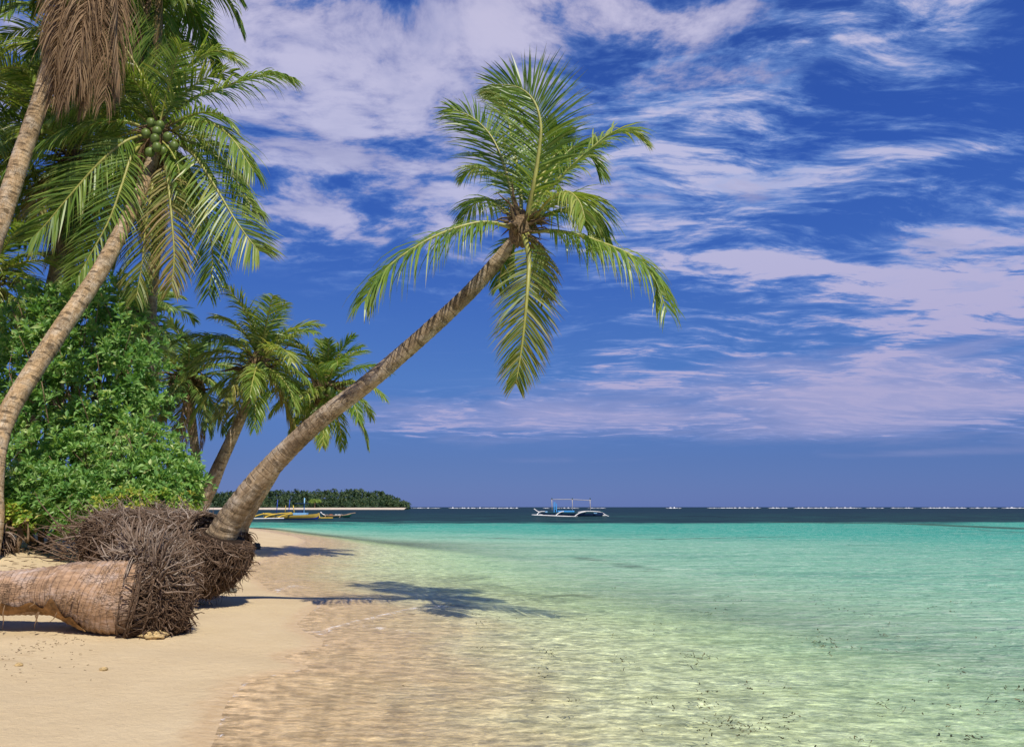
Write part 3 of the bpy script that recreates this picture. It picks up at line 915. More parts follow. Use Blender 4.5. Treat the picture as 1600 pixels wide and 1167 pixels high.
# ---- fallen palm log with its root plate
def fallen_palm():
    rnd = random.Random(9)
    PX = [(-330, 920, 7.9, 64), (-120, 924, 8.0, 64), (-20, 926, 8.05, 64), (30, 925, 8.08, 66), (80, 922, 8.12, 70), (110, 922, 8.15, 84), (138, 927, 8.2, 98), (163, 932, 8.25, 108), (186, 935, 8.29, 111), (203, 935, 8.32, 108), (212, 935, 8.345, 96), (218, 935, 8.36, 76)]
    base = at(215, 935, 8.35); base.z = gz(base.x, base.y)
    T = thing('fallen_palm', 'fallen palm trunk lying on the sand at left, bare root plate towards the sea', 'palm log', base)
    make_trunk(T, PX, 'bark_log', 0.018, 36, 0.06, 0.05, 5, thin=.96)
    # long torn gash where the bark has rotted away
    pts, rad = trunk_path(PX, .96); S = spline([(*p, r) for p, r in zip(pts, rad)], 240); g = MB(); rows = []
    sel = [q for q in S if at(-60, 930, 8).x < q[0] < at(158, 930, 8.2).x]
    for i, q in enumerate(sel):
        f = i / len(sel); e = min(1, 4 * f, 5 * (1 - f)); c = V(q[:3])
        lo = .95 + .25 * mnoise.noise(V((f * 9, 1, 4))); hi = lo - e * (.55 + .35 * mnoise.noise(V((f * 7, 5, 1))))
        rows.append([g.addv(c + V((0, -math.cos(t), -math.sin(t))) * (q[3] * (1.045 - .03 * math.sin(PI * j / 6)) + .004), (t, f, 0)) for j in range(7) for t in (hi + (lo - hi) * j / 6,)])
    for A, B in zip(rows[:-1], rows[1:]):
        for j in range(6): g.f.append((A[j], A[j + 1], B[j + 1], B[j]))
    g.build('rotten_gash', M['gash'], T)
    # torn strips of bark hanging off the underside
    strips = []
    for i in range(11):
        x = rnd.uniform(-10, 130); p = at(x, rnd.uniform(928, 958), 7.80)
        L = rnd.uniform(.05, .26); P = [p]
        for q in range(3): P.append(P[-1] + V((rnd.gauss(0, .02), -.01 + rnd.gauss(0, .015), -L / 3)))
        strips.append(P)
    for k, P in enumerate(strips):
        st = MB(); tube(st, P, [.006, .009, .004, .0015], 4); st.build('bark_strip', M['rachis_dead'], T)
    mb = MB(); cc = at(240, 930, 8.62)
    core = spline([(*at(200, 934, 8.31), .435), (*at(206, 934, 8.335), .50), (*at(216, 933, 8.40), .555), (*at(228, 932, 8.5), .585), (*at(242, 930, 8.6), .58), (*at(262, 928, 8.74), .42), (*at(275, 927, 8.8), .16)], 18)
    tube(mb, [c[:3] for c in core], [c[3] for c in core], 24, True, lambda a, l, i: 1 + .05 * mnoise.noise(V((math.cos(a) * 2, math.sin(a) * 2, l * 4 + 3))))
    rm = mb.build('root_plate', M['core'], T)
    rb = MB()
    ax = (at(275, 927, 8.8) - at(205, 934, 8.34)).normalized()
    u = ax.cross(V((0, 0, 1))).normalized(); w = u.cross(ax)
    for i in range(3600):
        k = min(17, int(18 * rnd.random() ** 1.5)); c = V(core[k][:3]); r = core[k][3]
        a = rnd.uniform(0, 2 * PI); rad = u * math.cos(a) + w * math.sin(a)
        c = c.lerp(V(core[min(17, k + 1)][:3]), rnd.random()); p = c + rad * r * rnd.uniform(.93, 1.05)
        f = k / 17; top = max(0, rad.z)
        k2 = min(17, k + 2); fl = V(core[k2][:3]) + rad * core[k2][3] - p
        fl = fl.normalized() if fl.length > 1e-4 else ax
        d = (fl * .5 + rad * (.75 - .2 * f) + ax * (.5 * f) - ax * (.7 * top * (1 - f)) + V((rnd.gauss(0, .2), rnd.gauss(0, .2), rnd.gauss(0, .2) - .1))).normalized()
        p = p + rad * .015
        L = rnd.uniform(.07, .22) * (1 + .5 * top); th = rnd.choice((.004, .005, .006, .008, .010, .014)); K = 5; P = [p]
        for q in range(K):
            d = (d + V((rnd.gauss(0, .38), rnd.gauss(0, .38), rnd.gauss(0, .38) - .07))).normalized()
            nx = P[-1] + d * (L / K); nx.z = max(nx.z, base.z - .02); P.append(nx)
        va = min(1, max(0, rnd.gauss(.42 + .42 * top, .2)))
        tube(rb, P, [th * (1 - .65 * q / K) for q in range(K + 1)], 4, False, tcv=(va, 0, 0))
    mat_roots(rb, core, 2600, rnd, base.z - .02)
    mat_roots(rb, core[:8], 900, rnd, base.z - .02)
    mat_roots(rb, spline([(*at(180, 935, 8.28), .40), (*at(192, 935, 8.3), .425), (*at(204, 935, 8.33), .45), (*at(214, 934, 8.39), .52)], 10)[4:], 230, rnd, base.z - .02, .45)
    # pale stouter roots fanning up and back from the rim
    for i in range(150):
        a = rnd.uniform(.05 * PI, .95 * PI); rad = u * math.cos(a) + w * math.sin(a)
        p = V(core[3][:3]) + rad * .46
        d = (rad + V((-.25, .35, .1)) + V((rnd.gauss(0, .3), rnd.gauss(0, .3), rnd.gauss(0, .2)))).normalized(); P = [p]; L = rnd.uniform(.25, .62)
        for q in range(5):
            d = (d + V((rnd.gauss(0, .2), rnd.gauss(0, .2), rnd.gauss(0, .2)))).normalized(); P.append(P[-1] + d * L / 5)
        tube(rb, P, [.015 * (1 - .7 * q / 5) for q in range(6)], 5, False, tcv=(rnd.uniform(.55, 1), 0, 0))
    rb.build('roots', M['root'], rm)


fallen_palm()

# ---- standing palms
PALMS_GROUP = 'coconut palms standing along the beach'


def palm(label, trunk, crown, seed, nf, Lpx, mat='frond', bark='bark', nl=38, els=(80, -50), nuts=(), dead=(), custom=(), width=0.030, lf=0.29, step=.06, sides=14, cull=None, sheath_r=None, bend=1.0):
    rnd = random.Random(seed)
    cx, cy, cd = crown
    b = at(*trunk[0][:3]); base = V((b.x, b.y, gz(b.x, b.y)))
    T = thing('coconut_palm', label, 'palm tree', base, PALMS_GROUP)
    # carry the stem down to the ground
    tr = list(trunk)
    make_trunk(T, tr, bark, step, sides, .12, .035, seed, ground=base)
    C = at(cx, cy, cd); L = Lpx * cd / F
    a0 = rnd.uniform(0, 6)
    for i in range(nf):
        f = (i + .5) / nf
        el = R(els[0] + (els[1] - els[0]) * f + rnd.uniform(-9, 9))
        az = a0 + i * 2.39996 + rnd.uniform(-.25, .25)
        if cull and not cull(math.degrees(az) % 360, math.degrees(el)): continue
        mm = mat if f < .82 else ('frond_old' if rnd.random() < .4 else mat)
        proc_frond(T, C + V((0, 0, .1 - .25 * f)), az, el, L * rnd.uniform(.85, 1.1) * (.8 if f < .12 else 1), rnd, int(nl * 1.5), width * cd / 10, bend, mm, lf * 1.15, .022 * max(1, cd / 14), droop=.14 + .22 * f)
    for pl, lp, hint, mm, dr in custom:
        pts = [at(x, y, cd + dy) for x, y, dy in pl]
        make_frond(T, pts, hint_side(hint), int(nl * 1.9), 1.25 * lp * cd / F, width * cd / 10, rnd, dr, mm, rach=.024 * cd / 10)
    for dx, dy, L2, n2 in dead:
        hang_dead(T, C + V((dx * .55, dy * .3, 0)), L2 * cd / F, rnd, n2, width * cd / 10 * .8, dx, dy)
    ax = (at(*trunk[-1][:3]) - at(*trunk[-2][:3]))
    sheath(T, C, ax, sheath_r or (.24 * cd / 11), rnd, 40, .5 * cd / 11)
    coconuts(T, [at(x, y, cd + dd) for x, y, dd in nuts], 0.076 * cd / 11)
    return T


# tall palm whose stem crosses the left edge, crown above the frame with a skirt of dead fronds
palm('tall palm with a skirt of dead fronds, its trunk cut off by the left edge', [(-150, 835, 12.6, 60), (-110, 640, 13.4, 46), (-45, 470, 14.0, 42), (0, 345, 14.5, 39), (35, 240, 14.9, 37), (65, 150, 15.2, 35), (88, 70, 15.4, 34), (104, 0, 15.6, 32), (115, -60, 15.7, 30)],
     (118, -80, 15.8), 21, 17, 210, bark='bark_orange', els=(80, -40), step=.03, sides=24, width=.036,
     dead=[(.45, -.5, 335, 60), (.70, -.75, 362, 60), (.85, -.5, 352, 55), (1.25, -.6, 355, 55), (.60, -1.0, 330, 50), (.95, -.9, 335, 50), (.80, -.9, 368, 55), (1.35, -.7, 330, 50), (.55, -.8, 352, 50), (1.1, -.7, 345, 50), (.3, -.7, 260, 50)])
# coconut-bearing palm
B_CUSTOM = [
    ([(225, 200, 0), (195, 190, -.3), (150, 192, -.5), (100, 208, -.7), (50, 235, -.8), (15, 262, -.9)], 68, UPH, 'frond', .40),
    ([(222, 212, 0), (195, 222, -.4), (155, 255, -.6), (110, 305, -.7), (72, 350, -.7), (50, 372, -.7)], 70, CAMH, 'frond', .16),
    ([(220, 225, -.1), (205, 245, -.5), (190, 290, -.7), (170, 345, -.8), (140, 400, -.8), (118, 440, -.8)], 66, CAMH, 'frond', .16),
    ([(280, 225, 0), (305, 245, -.4), (335, 290, -.6), (365, 340, -.7), (390, 375, -.7), (405, 392, -.7)], 70, CAMH, 'frond', .16),
    ([(270, 205, 0), (300, 190, -.3), (335, 195, -.5), (365, 220, -.6), (385, 250, -.6), (398, 270, -.6)], 66, UPH, 'frond', .40),
    ([(262, 190, .2), (300, 155, .3), (345, 138, .3), (390, 122, .3), (425, 115, .3), (457, 122, .3)], 62, UPH, 'frond', .34),
    ([(255, 240, -.1), (262, 280, -.5), (268, 340, -.6), (272, 400, -.6), (268, 450, -.6)], 60, CAMH, 'frond_old', .2),
    ([(270, 232, 0), (300, 275, .2), (322, 340, .3), (332, 400, .3), (326, 462, .3)], 62, CAMH, 'frond', .2),
    ([(232, 235, 0), (238, 290, -.3), (228, 350, -.4), (222, 410, -.4), (212, 470, -.4)], 56, CAMH, 'frond_old', .2),
    ([(245, 190, 0), (232, 140, -.2), (205, 90, -.3), (185, 60, -.3), (160, 45, -.3)], 66, (0.1, -.9, .4), 'frond', .15),
    ([(258, 185, 0), (275, 140, .2), (300, 100, .3), (335, 80, .3), (368, 92, .3)], 64, UPH, 'frond', .25),
    ([(235, 195, .2), (205, 170, .4), (165, 160, .5), (120, 165, .6), (85, 185, .6)], 60, UPH, 'frond', .35),
    ([(280, 215, .2), (325, 235, .3), (360, 270, .4), (385, 310, .4), (402, 330, .4)], 60, UPH, 'frond', .35)]
palm('palm with a cluster of green coconuts, its trunk curving across the bushes at left', [(-14, 815, 12.6, 42), (-12, 760, 12.8, 38), (-6, 700, 13.0, 37), (15, 640, 13.3, 37), (60, 568, 13.8, 37), (108, 495, 14.4, 36), (152, 430, 15.0, 34), (195, 350, 15.6, 30), (228, 280, 16.0, 27), (244, 225, 16.2, 25)],
     (247, 208, 16.3), 22, 22, 180, bark='bark_orange', els=(85, -45), cull=lambda a, e: not (205 < a < 335 and e < 62), nuts=[(228, 209, -0.61), (245, 205, -0.65), (242, 217, -0.72), (234, 238, -0.65), (245, 230, -0.72), (272, 228, -0.58), (255, 236, -0.51), (236, 192, -0.51), (262, 214, -0.61), (250, 196, -0.58)],
     dead=[(.06, .3, 190, 40), (-.08, .3, 200, 36), (.02, -.1, 110, 40), (0, .35, 240, 40), (-.2, -.1, 100, 30)], custom=B_CUSTOM, step=.035, sides=22, nl=44)
# palms behind
palm('slim upright palm with long brown dead fronds behind the coconut-bearing palm', [(232, 700, 18.5, 20), (235, 560, 18.5, 18), (238, 470, 18.5, 19), (243, 400, 18.5, 20), (246, 280, 18.5, 18), (240, 120, 18.5, 17), (232, 0, 18.5, 16), (228, -40, 18.5, 15)],
     (228, -50, 18.5), 23, 32, 215, els=(70, -62), nl=44, width=.036, dead=[(.5, -.8, 225, 44), (.75, -.6, 235, 44), (.2, -.9, 230, 40), (-.6, -.6, 190, 40)])
palm('thick-trunked palm rising behind the bushes, half hidden by fronds', [(40, 720, 19.5, 32), (66, 540, 19.5, 28), (84, 440, 19.5, 27), (100, 350, 19.5, 25), (112, 270, 19.5, 23)],
     (116, 250, 19.5), 24, 34, 190, els=(80, -60), nl=40, dead=[(.2, -.5, 200, 36), (.3, -.3, 170, 36)])
palm('slimmer palm trunk right beside the thick-trunked palm behind the bushes', [(84, 720, 20.5, 22), (96, 520, 20.5, 20), (108, 420, 20.5, 19), (118, 340, 20.5, 18), (140, 200, 20.5, 16), (150, 100, 20.5, 15)],
     (152, 80, 20.5), 25, 34, 190, els=(78, -60), nl=40)
palm('palm at the top left corner with fronds reaching in from the edge', [(-160, 800, 16.5, 36), (-130, 500, 17, 30), (-90, 300, 17.4, 26), (-72, 190, 17.5, 24)],
     (-70, 165, 17.5), 26, 34, 215, els=(78, -60), nl=40)
palm('lower palm at the left edge with fronds just above the bushes', [(-75, 800, 18.0, 26), (-50, 600, 18.0, 24), (-25, 450, 18.0, 22)],
     (-22, 435, 18.0), 27, 30, 150, els=(80, -60), nl=34)
palm('small distant palm crown seen beside the slim upright trunk', [(205, 700, 30, 12), (215, 560, 30, 12), (218, 510, 30, 11)],
     (218, 500, 30), 28, 28, 100, 'frond_far', els=(78, -50), nl=26)
palm('background palm with a dense round crown behind the right end of the bushes', [(308, 800, 24, 20), (306, 720, 24, 18), (300, 660, 24, 17), (296, 610, 24, 15)],
     (294, 592, 24), 29, 26, 105, 'frond_far', els=(88, -52), bend=.8, width=.022, nl=34, dead=[(.2, -.3, 110, 26), (.5, -.1, 110, 26)])
palm('mid-distance palm with a curved trunk standing just beyond the end of the bushes', [(300, 806, 20, 46), (316, 782, 20, 33), (330, 757, 20, 29), (348, 715, 20, 25), (368, 672, 20, 22), (388, 625, 20, 20), (402, 580, 20, 18)],
     (404, 566, 20), 30, 28, 125, 'frond', els=(88, -50), bend=.8, width=.022, nl=38, nuts=[(407, 574, -.6), (398, 577, -.6), (412, 580, -.55), (403, 584, -.6)], step=.045, sides=18)
palm('palm leaning seaward whose crown shows beside the big leaning trunk', [(372, 826, 22, 40), (392, 795, 22, 28), (420, 752, 22, 22), (452, 700, 22, 19), (482, 655, 22, 17), (504, 618, 22, 16)],
     (510, 606, 22), 31, 25, 112, 'frond', els=(88, -48), bend=.8, width=.022, nl=36, nuts=[(516, 612, -.6), (503, 614, -.6)])


# ------------------------------------------------------------------ shrubs behind the sand
M['leaf_green'] = mat_leaf('shrub_leaf', [(0.0, (0.08, 0.21, 0.05)), (0.4, (0.17, 0.35, 0.08)), (0.7, (0.32, 0.51, 0.14)), (0.94, (0.56, 0.66, 0.26)), (1.0, (0.60, 0.50, 0.18))], 0.38, 0.4)
M['leaf_dark'] = mat_leaf('dark_shrub_leaf', [(0.0, (0.08, 0.21, 0.05)), (0.4, (0.16, 0.34, 0.08)), (0.75, (0.30, 0.48, 0.14)), (0.95, (0.54, 0.62, 0.26)), (1.0, (0.55, 0.45, 0.16))], 0.42, 0.4)
M['leaf_yellow'] = mat_leaf('yellowing_leaf', [(0.0, (0.10, 0.24, 0.03)), (0.4, (0.22, 0.38, 0.05)), (0.7, (0.42, 0.48, 0.08)), (0.88, (0.62, 0.52, 0.10)), (1.0, (0.65, 0.40, 0.10))], 0.35, 0.45)


def rosette(mb, p, axis, rnd, n, L, wid, flop):
    axis = axis.normalized(); u = axis.orthogonal().normalized(); w = axis.cross(u); a0 = rnd.uniform(0, 6.3); fr = rnd.random()
    for i in range(n):
        a = a0 + i * 2.4; out = u * math.cos(a) + w * math.sin(a)
        k = .25 + .75 * (i / n)
        d = (out * k + axis * (1.05 - .75 * k) + V((rnd.gauss(0, .12), rnd.gauss(0, .12), rnd.gauss(0, .12)))).normalized()
        l = L * rnd.uniform(.55, 1.2); ww = wid * l
        s = d.cross(axis)
        if s.length < .05: s = d.orthogonal()
        s.normalize(); up = s.cross(d)
        b = p + d * l * .12
        m1 = p + d * l * .62; tip = p + d * l + V((0, 0, -flop * l)); va = rnd.random()
        q = [mb.addv(b, (va, 0, fr)), mb.addv(m1 + s * ww + up * ww * .35, (va, .6, fr)), mb.addv(m1 - up * ww * .1, (va, .6, fr)), mb.addv(m1 - s * ww + up * ww * .35, (va, .6, fr)), mb.addv(tip, (va, 1, fr))]
        mb.f += [(q[0], q[1], q[2]), (q[0], q[2], q[3]), (q[2], q[1], q[4]), (q[3], q[2], q[4])]


def shrub(label, base_px, lobes, seed, count, L=.15, mat='leaf_green', wid=.20, n=8, branches=26, flop=.12, depth=.8):
    """lobes: (px, py, radius px, distance); leaves sit in rosettes on the outer twigs of each lobe"""
    rnd = random.Random(seed)
    b = at(*base_px); base = V((b.x, b.y, gz(b.x, b.y)))
    T = thing('beach_shrub', label, 'shrub', base, 'leafy shrubs along the top of the beach')
    mb = MB(); br = MB()
    Ls = [(at(x, y, d), r * d / F) for x, y, r, d in lobes]
    tot = sum(r * r for _, r in Ls)
    for c, r in Ls:
        so = V((rnd.uniform(0, 50), rnd.uniform(0, 50), rnd.uniform(0, 50)))
        for i in range(int(count * r * r / tot)):
            d = V((rnd.gauss(0, 1), rnd.gauss(0, 1), rnd.gauss(0, 1))).normalized()
            if d.y > .45: continue
            bump = mnoise.fractal(d * 2.6 + so, .8, 2.0, 4)
            gap = mnoise.noise(d * 3.3 + so * 2)
            if gap < -.13 and rnd.random() < .85: continue
            k = (1 + .62 * bump) * (1 - abs(rnd.gauss(0, .16)))
            p = c + V((d.x, d.y * depth, d.z)) * r * k
            if p.z < gz(p.x, p.y) + .05: continue
            ax = (d + V((0, -.15, .75)) + V((rnd.gauss(0, .3), rnd.gauss(0, .3), rnd.gauss(0, .3))))
            rosette(mb, p, ax, rnd, n, L * rnd.choice((.85, 1.05, 1.2, 1.3, 1.5)), wid * .85, flop)
        for i in range(int(branches * r * r / tot * len(Ls)) // len(Ls) + 3):
            d = V((rnd.gauss(0, 1), rnd.gauss(0, 1) - .4, rnd.gauss(0, 1) + .2)).normalized()
            e = c + d * r * .93
            s0 = base.lerp(c, rnd.uniform(.2, .7)) + V((rnd.gauss(0, .2), rnd.gauss(0, .2), 0))
            mid = s0.lerp(e, .55) + V((rnd.gauss(0, .15), rnd.gauss(0, .15), rnd.gauss(0, .15))) * r
            P = spline([s0, mid, e], 9); w = rnd.uniform(.012, .032)
            tube(br, P, [w * (1 - .75 * q / 8) for q in range(9)], 5)
        tube(br, spline([base - V((0, 0, .1)), base.lerp(c, .5) + V((rnd.gauss(0, .2), 0, 0)), c], 8), [.07 - .006 * q for q in range(8)], 6)
    mb.build('foliage', M[mat], T, smooth=False)
    br.build('branches', M['wood'], T)
    return T


shrub('tall dark green shrub whose top reaches up between the palm trunks', (140, 836, 16.9), [(160, 505, 70, 16.5), (110, 540, 80, 16.6), (205, 560, 62, 16.3), (150, 600, 90, 16.4), (182, 472, 44, 16.6), (60, 525, 74, 16.9), (100, 490, 50, 16.8)], 51, 3600, .17, 'leaf_dark')
shrub('broad bright green shrub with pale leaf tufts at the left edge behind the curving trunk', (10, 842, 16.8), [(20, 590, 72, 17.2), (5, 670, 80, 16.4), (70, 655, 70, 16.6), (40, 735, 66, 15.4), (-60, 620, 90, 17), (-50, 740, 90, 15.6)], 52, 3000, .165)
shrub('big rounded bright green shrub in the middle of the thicket above the roots', (190, 842, 16.4), [(215, 640, 52, 16.6), (165, 680, 66, 16.2), (220, 715, 60, 15.3), (125, 735, 62, 15.3), (185, 765, 52, 14.3), (250, 750, 42, 14.7)], 53, 3300, .155)
shrub('low light green shrub with the sky behind it at the seaward end of the thicket', (268, 836, 15.6), [(262, 735, 36, 15.0), (285, 760, 32, 14.4), (252, 783, 36, 13.8), (296, 748, 18, 14.6), (232, 788, 30, 13.7)], 54, 1500, .14)
shrub('low leafy shrub on the sand at left with its lowest leaves touching the bank', (70, 842, 15.0), [(60, 775, 46, 14.3), (110, 785, 42, 13.9), (15, 780, 44, 14.3), (150, 795, 32, 13.6), (-40, 785, 50, 14.4)], 55, 2100, .145, 'leaf_dark')
shrub('straggly yellowing creeper hanging low over the root mass', (235, 846, 13.2), [(205, 792, 26, 13.3), (245, 800, 26, 13.3), (282, 803, 24, 13.5), (170, 796, 22, 13.2), (300, 808, 14, 13.6)], 56, 640, .115, 'leaf_yellow', n=6, branches=60, flop=.3)
shrub('small yellow-green seedling bush on the sand at the left edge', (22, 842, 13.6), [(22, 808, 16, 13.6), (8, 800, 16, 13.6), (42, 812, 13, 13.6)], 57, 150, .12, 'leaf_yellow', wid=.36, n=5, branches=10, flop=.25)


def root_tangle(name, label, px, py, d, r, h, nroot, seed, cat='roots'):
    rnd = random.Random(seed); c = at(px, py, d); c.z = gz(c.x, c.y)
    T = thing(name, label, cat, c)
    mb = MB(); blobmesh(mb, c + V((0, .1, h * .35)), r * .7, r * .7, h * .5, seed, .3, 2, 14, 9); mb.build('root_core', M['core'], T)
    rb = MB()
    for i in range(nroot):
        a = rnd.uniform(0, 2 * PI); u = V((math.cos(a), math.sin(a), 0)); p = c + u * r * .5 * rnd.random() + V((0, 0, h * rnd.uniform(.3, .95)))
        d_ = (u + V((0, -.2, rnd.uniform(-.3, .3)))).normalized(); P = [p]; L = rnd.uniform(.3, .7) * r * 1.5
        for q in range(6):
            d_ = (d_ + V((rnd.gauss(0, .2), rnd.gauss(0, .2), rnd.gauss(0, .2) - .28))).normalized(); nx = P[-1] + d_ * L / 6; nx.z = max(nx.z, gz(nx.x, nx.y) + .005); P.append(nx)
        tube(rb, P, [.014 * (1 - .6 * q / 6) for q in range(7)], 4, False, tcv=(min(1, max(0, rnd.gauss(.5, .22))), 0, 0))
    rb.build('roots', M['root'], T)


root_tangle('root_tangle', 'tangle of dark bare roots on the sand bank at the left edge', -6, 832, 13.2, .42, .38, 170, 61)
root_tangle('root_tangle', 'dark root ball by the water, just past the base of the leaning trunk', 379, 829, 21.6, .42, .75, 260, 62)

# ------------------------------------------------------------------ stones and beach litter
M['coral'] = mat_plain('coral_rock', (0.50, 0.36, 0.17), 0.9, 0.5, 30, .2, .8, .02)
M['dark_rock'] = mat_plain('dark_rock', (0.12, 0.11, 0.085), 0.9, 0.5, 20, .2, .8, .02)


def rock(label, px, py, w, h, mat, seed, flat=1.0):
    p = onplane(px, py, .12)
    for _ in range(4): p = onplane(px, py, gz(p.x, p.y))
    k = p.y / F; mb = MB()
    blobmesh(mb, p + V((0, w * k * .2, h * k * .25)), w * k * .5, w * k * .38 * flat, h * k * .62, seed, .45, 2.2, 26, 16)
    o = mb.build('rock', M[mat], None); tag(o, label, 'rock')


rock('pale knobbly lump of coral rock on the sand below the root plate', 236, 998, 36, 11, 'coral', 1)
rock('dark rounded rock on the sand beyond the leaning trunk', 396, 858, 17, 10, 'dark_rock', 2)
rock('small low rock just left of the dark rounded one', 379, 858, 8, 4, 'coral', 3)
rock('tiny yellowish pebble near the front of the sand', 160, 1048, 11, 5, 'coral', 4)
rock('small flat pebble at the front left of the sand', 27, 1040, 11, 4, 'coral', 5)
rock('dark wrack lump at the foot of the leaning palm', 361, 926, 14, 7, 'dark_rock', 6)
rock('little dark stone just left of the wrack lump', 344, 924, 10, 5, 'dark_rock', 7)

M['wrack'] = mat_plain('dry_wrack', (0.16, 0.10, 0.05), .9, .5, 30)
M['seaweed'] = mat_leaf('seaweed', [(0, (0.02, 0.025, 0.01)), (.5, (0.06, 0.06, 0.02)), (1, (0.14, 0.12, 0.05))], .1, .6)


def litter():
    rnd = random.Random(77)
    mb = MB()                       # dry twigs and leaf bits
    spots = []
    for i in range(240):
        x, y = (rnd.uniform(-10, 150), rnd.uniform(985, 1066)) if i < 110 else ((rnd.uniform(0, 110), rnd.uniform(842, 905)) if i < 270 else (rnd.uniform(300, 385), rnd.uniform(918, 926)))
        if i < 60: x, y = 20 + i * 1.9 + rnd.gauss(0, 12), 1018 - i * .35 + rnd.gauss(0, 6)
        p = onplane(x, y, .12)
        for _ in range(3): p = onplane(x, y, gz(p.x, p.y))
        a = rnd.uniform(-.5, .5) if rnd.random() < .6 else rnd.uniform(0, 3.1); L = rnd.uniform(.008, .035) * (3.0 if i > 110 else 1)
        d = V((math.cos(a), math.sin(a), 0)); P = [p + d * L * q + V((0, 0, .003 + .004 * rnd.random())) for q in (-.5, 0, .5)]
        w = rnd.uniform(.0012, .0028) * (1.6 if i > 110 else 1); tube(mb, P, [w, w * 1.2, w * .5], 4)
    o = mb.build('beach_litter', M['wrack']); tag(o, 'dry twigs and leaf crumbs strewn over the sand', 'litter', kind='stuff')
    mb = MB()                       # torn seagrass afloat in the shallows
    k = 0
    while k < 260:
        x = rnd.gauss(1120, 300); y = 845 + 320 * rnd.random() ** .75
        g = mnoise.noise(V((x / 90, y / 35, 3)))
        if y < 930 and rnd.random() < .5: continue
        if g < rnd.uniform(.0, .4) or x < 560 + (y - 900) * 1.5 * (rnd.random() < .85): continue
        c = onplane(x, y, 0); s = float(shore_s(np.array([c.x]), np.array([c.y]))[0])
        if s < .6: continue
        k += 1
        for q in range(rnd.choice((1, 1, 2, 3, 4))):
            a = rnd.uniform(0, 6.3); L = rnd.uniform(.02, .075); p = c + V((rnd.gauss(0, .05), rnd.gauss(0, .07), .012)); ids = []; va = rnd.random()
            w = rnd.uniform(.002, .006); cu = rnd.uniform(-1.6, 1.6)
            for j in range(5):
                d = V((math.cos(a), math.sin(a), 0)); sd = V((-d.y, d.x, rnd.uniform(-.8, .8)))
                p = p + d * L / 5 + V((0, 0, rnd.gauss(0, .006))); a += cu / 4
                p.z = max(p.z, .008)
                ids.append((mb.addv(p - sd * w, (va, 0, va)), mb.addv(p + sd * w, (va, 0, va))))
            for j in range(4): mb.f.append((ids[j][0], ids[j][1], ids[j + 1][1], ids[j + 1][0]))
    o = mb.build('seaweed', M['seaweed'], smooth=False); tag(o, 'torn dark seagrass drifting in the shallows', 'seaweed', kind='stuff')


litter()

# ------------------------------------------------------------------ headland
M['scrub'] = mat_leaf('headland_leaf', [(0, (0.010, 0.028, 0.010)), (.4, (0.022, 0.055, 0.016)), (.75, (0.05, 0.085, 0.022)), (1, (0.11, 0.13, 0.045))], .2, .6)
M['scrub_pale'] = mat_leaf('pale_tree_leaf', [(0, (0.12, 0.22, 0.03)), (1, (0.30, 0.38, 0.07))], .3, .5)
M['scrub_ground'] = mat_plain('headland_ground', (0.025, 0.05, 0.02), .9, .5, .3)
M['far_sand'] = mat_plain('far_sand', (0.60, 0.50, 0.38), .9, .15, .5)
HD = 430.0
PROF = [(-900, 764), (60, 764), (200, 767), (340, 770), (400, 769), (450, 768), (500, 769), (550, 766), (580, 769), (605, 773), (618, 779), (630, 787), (640, 794)]


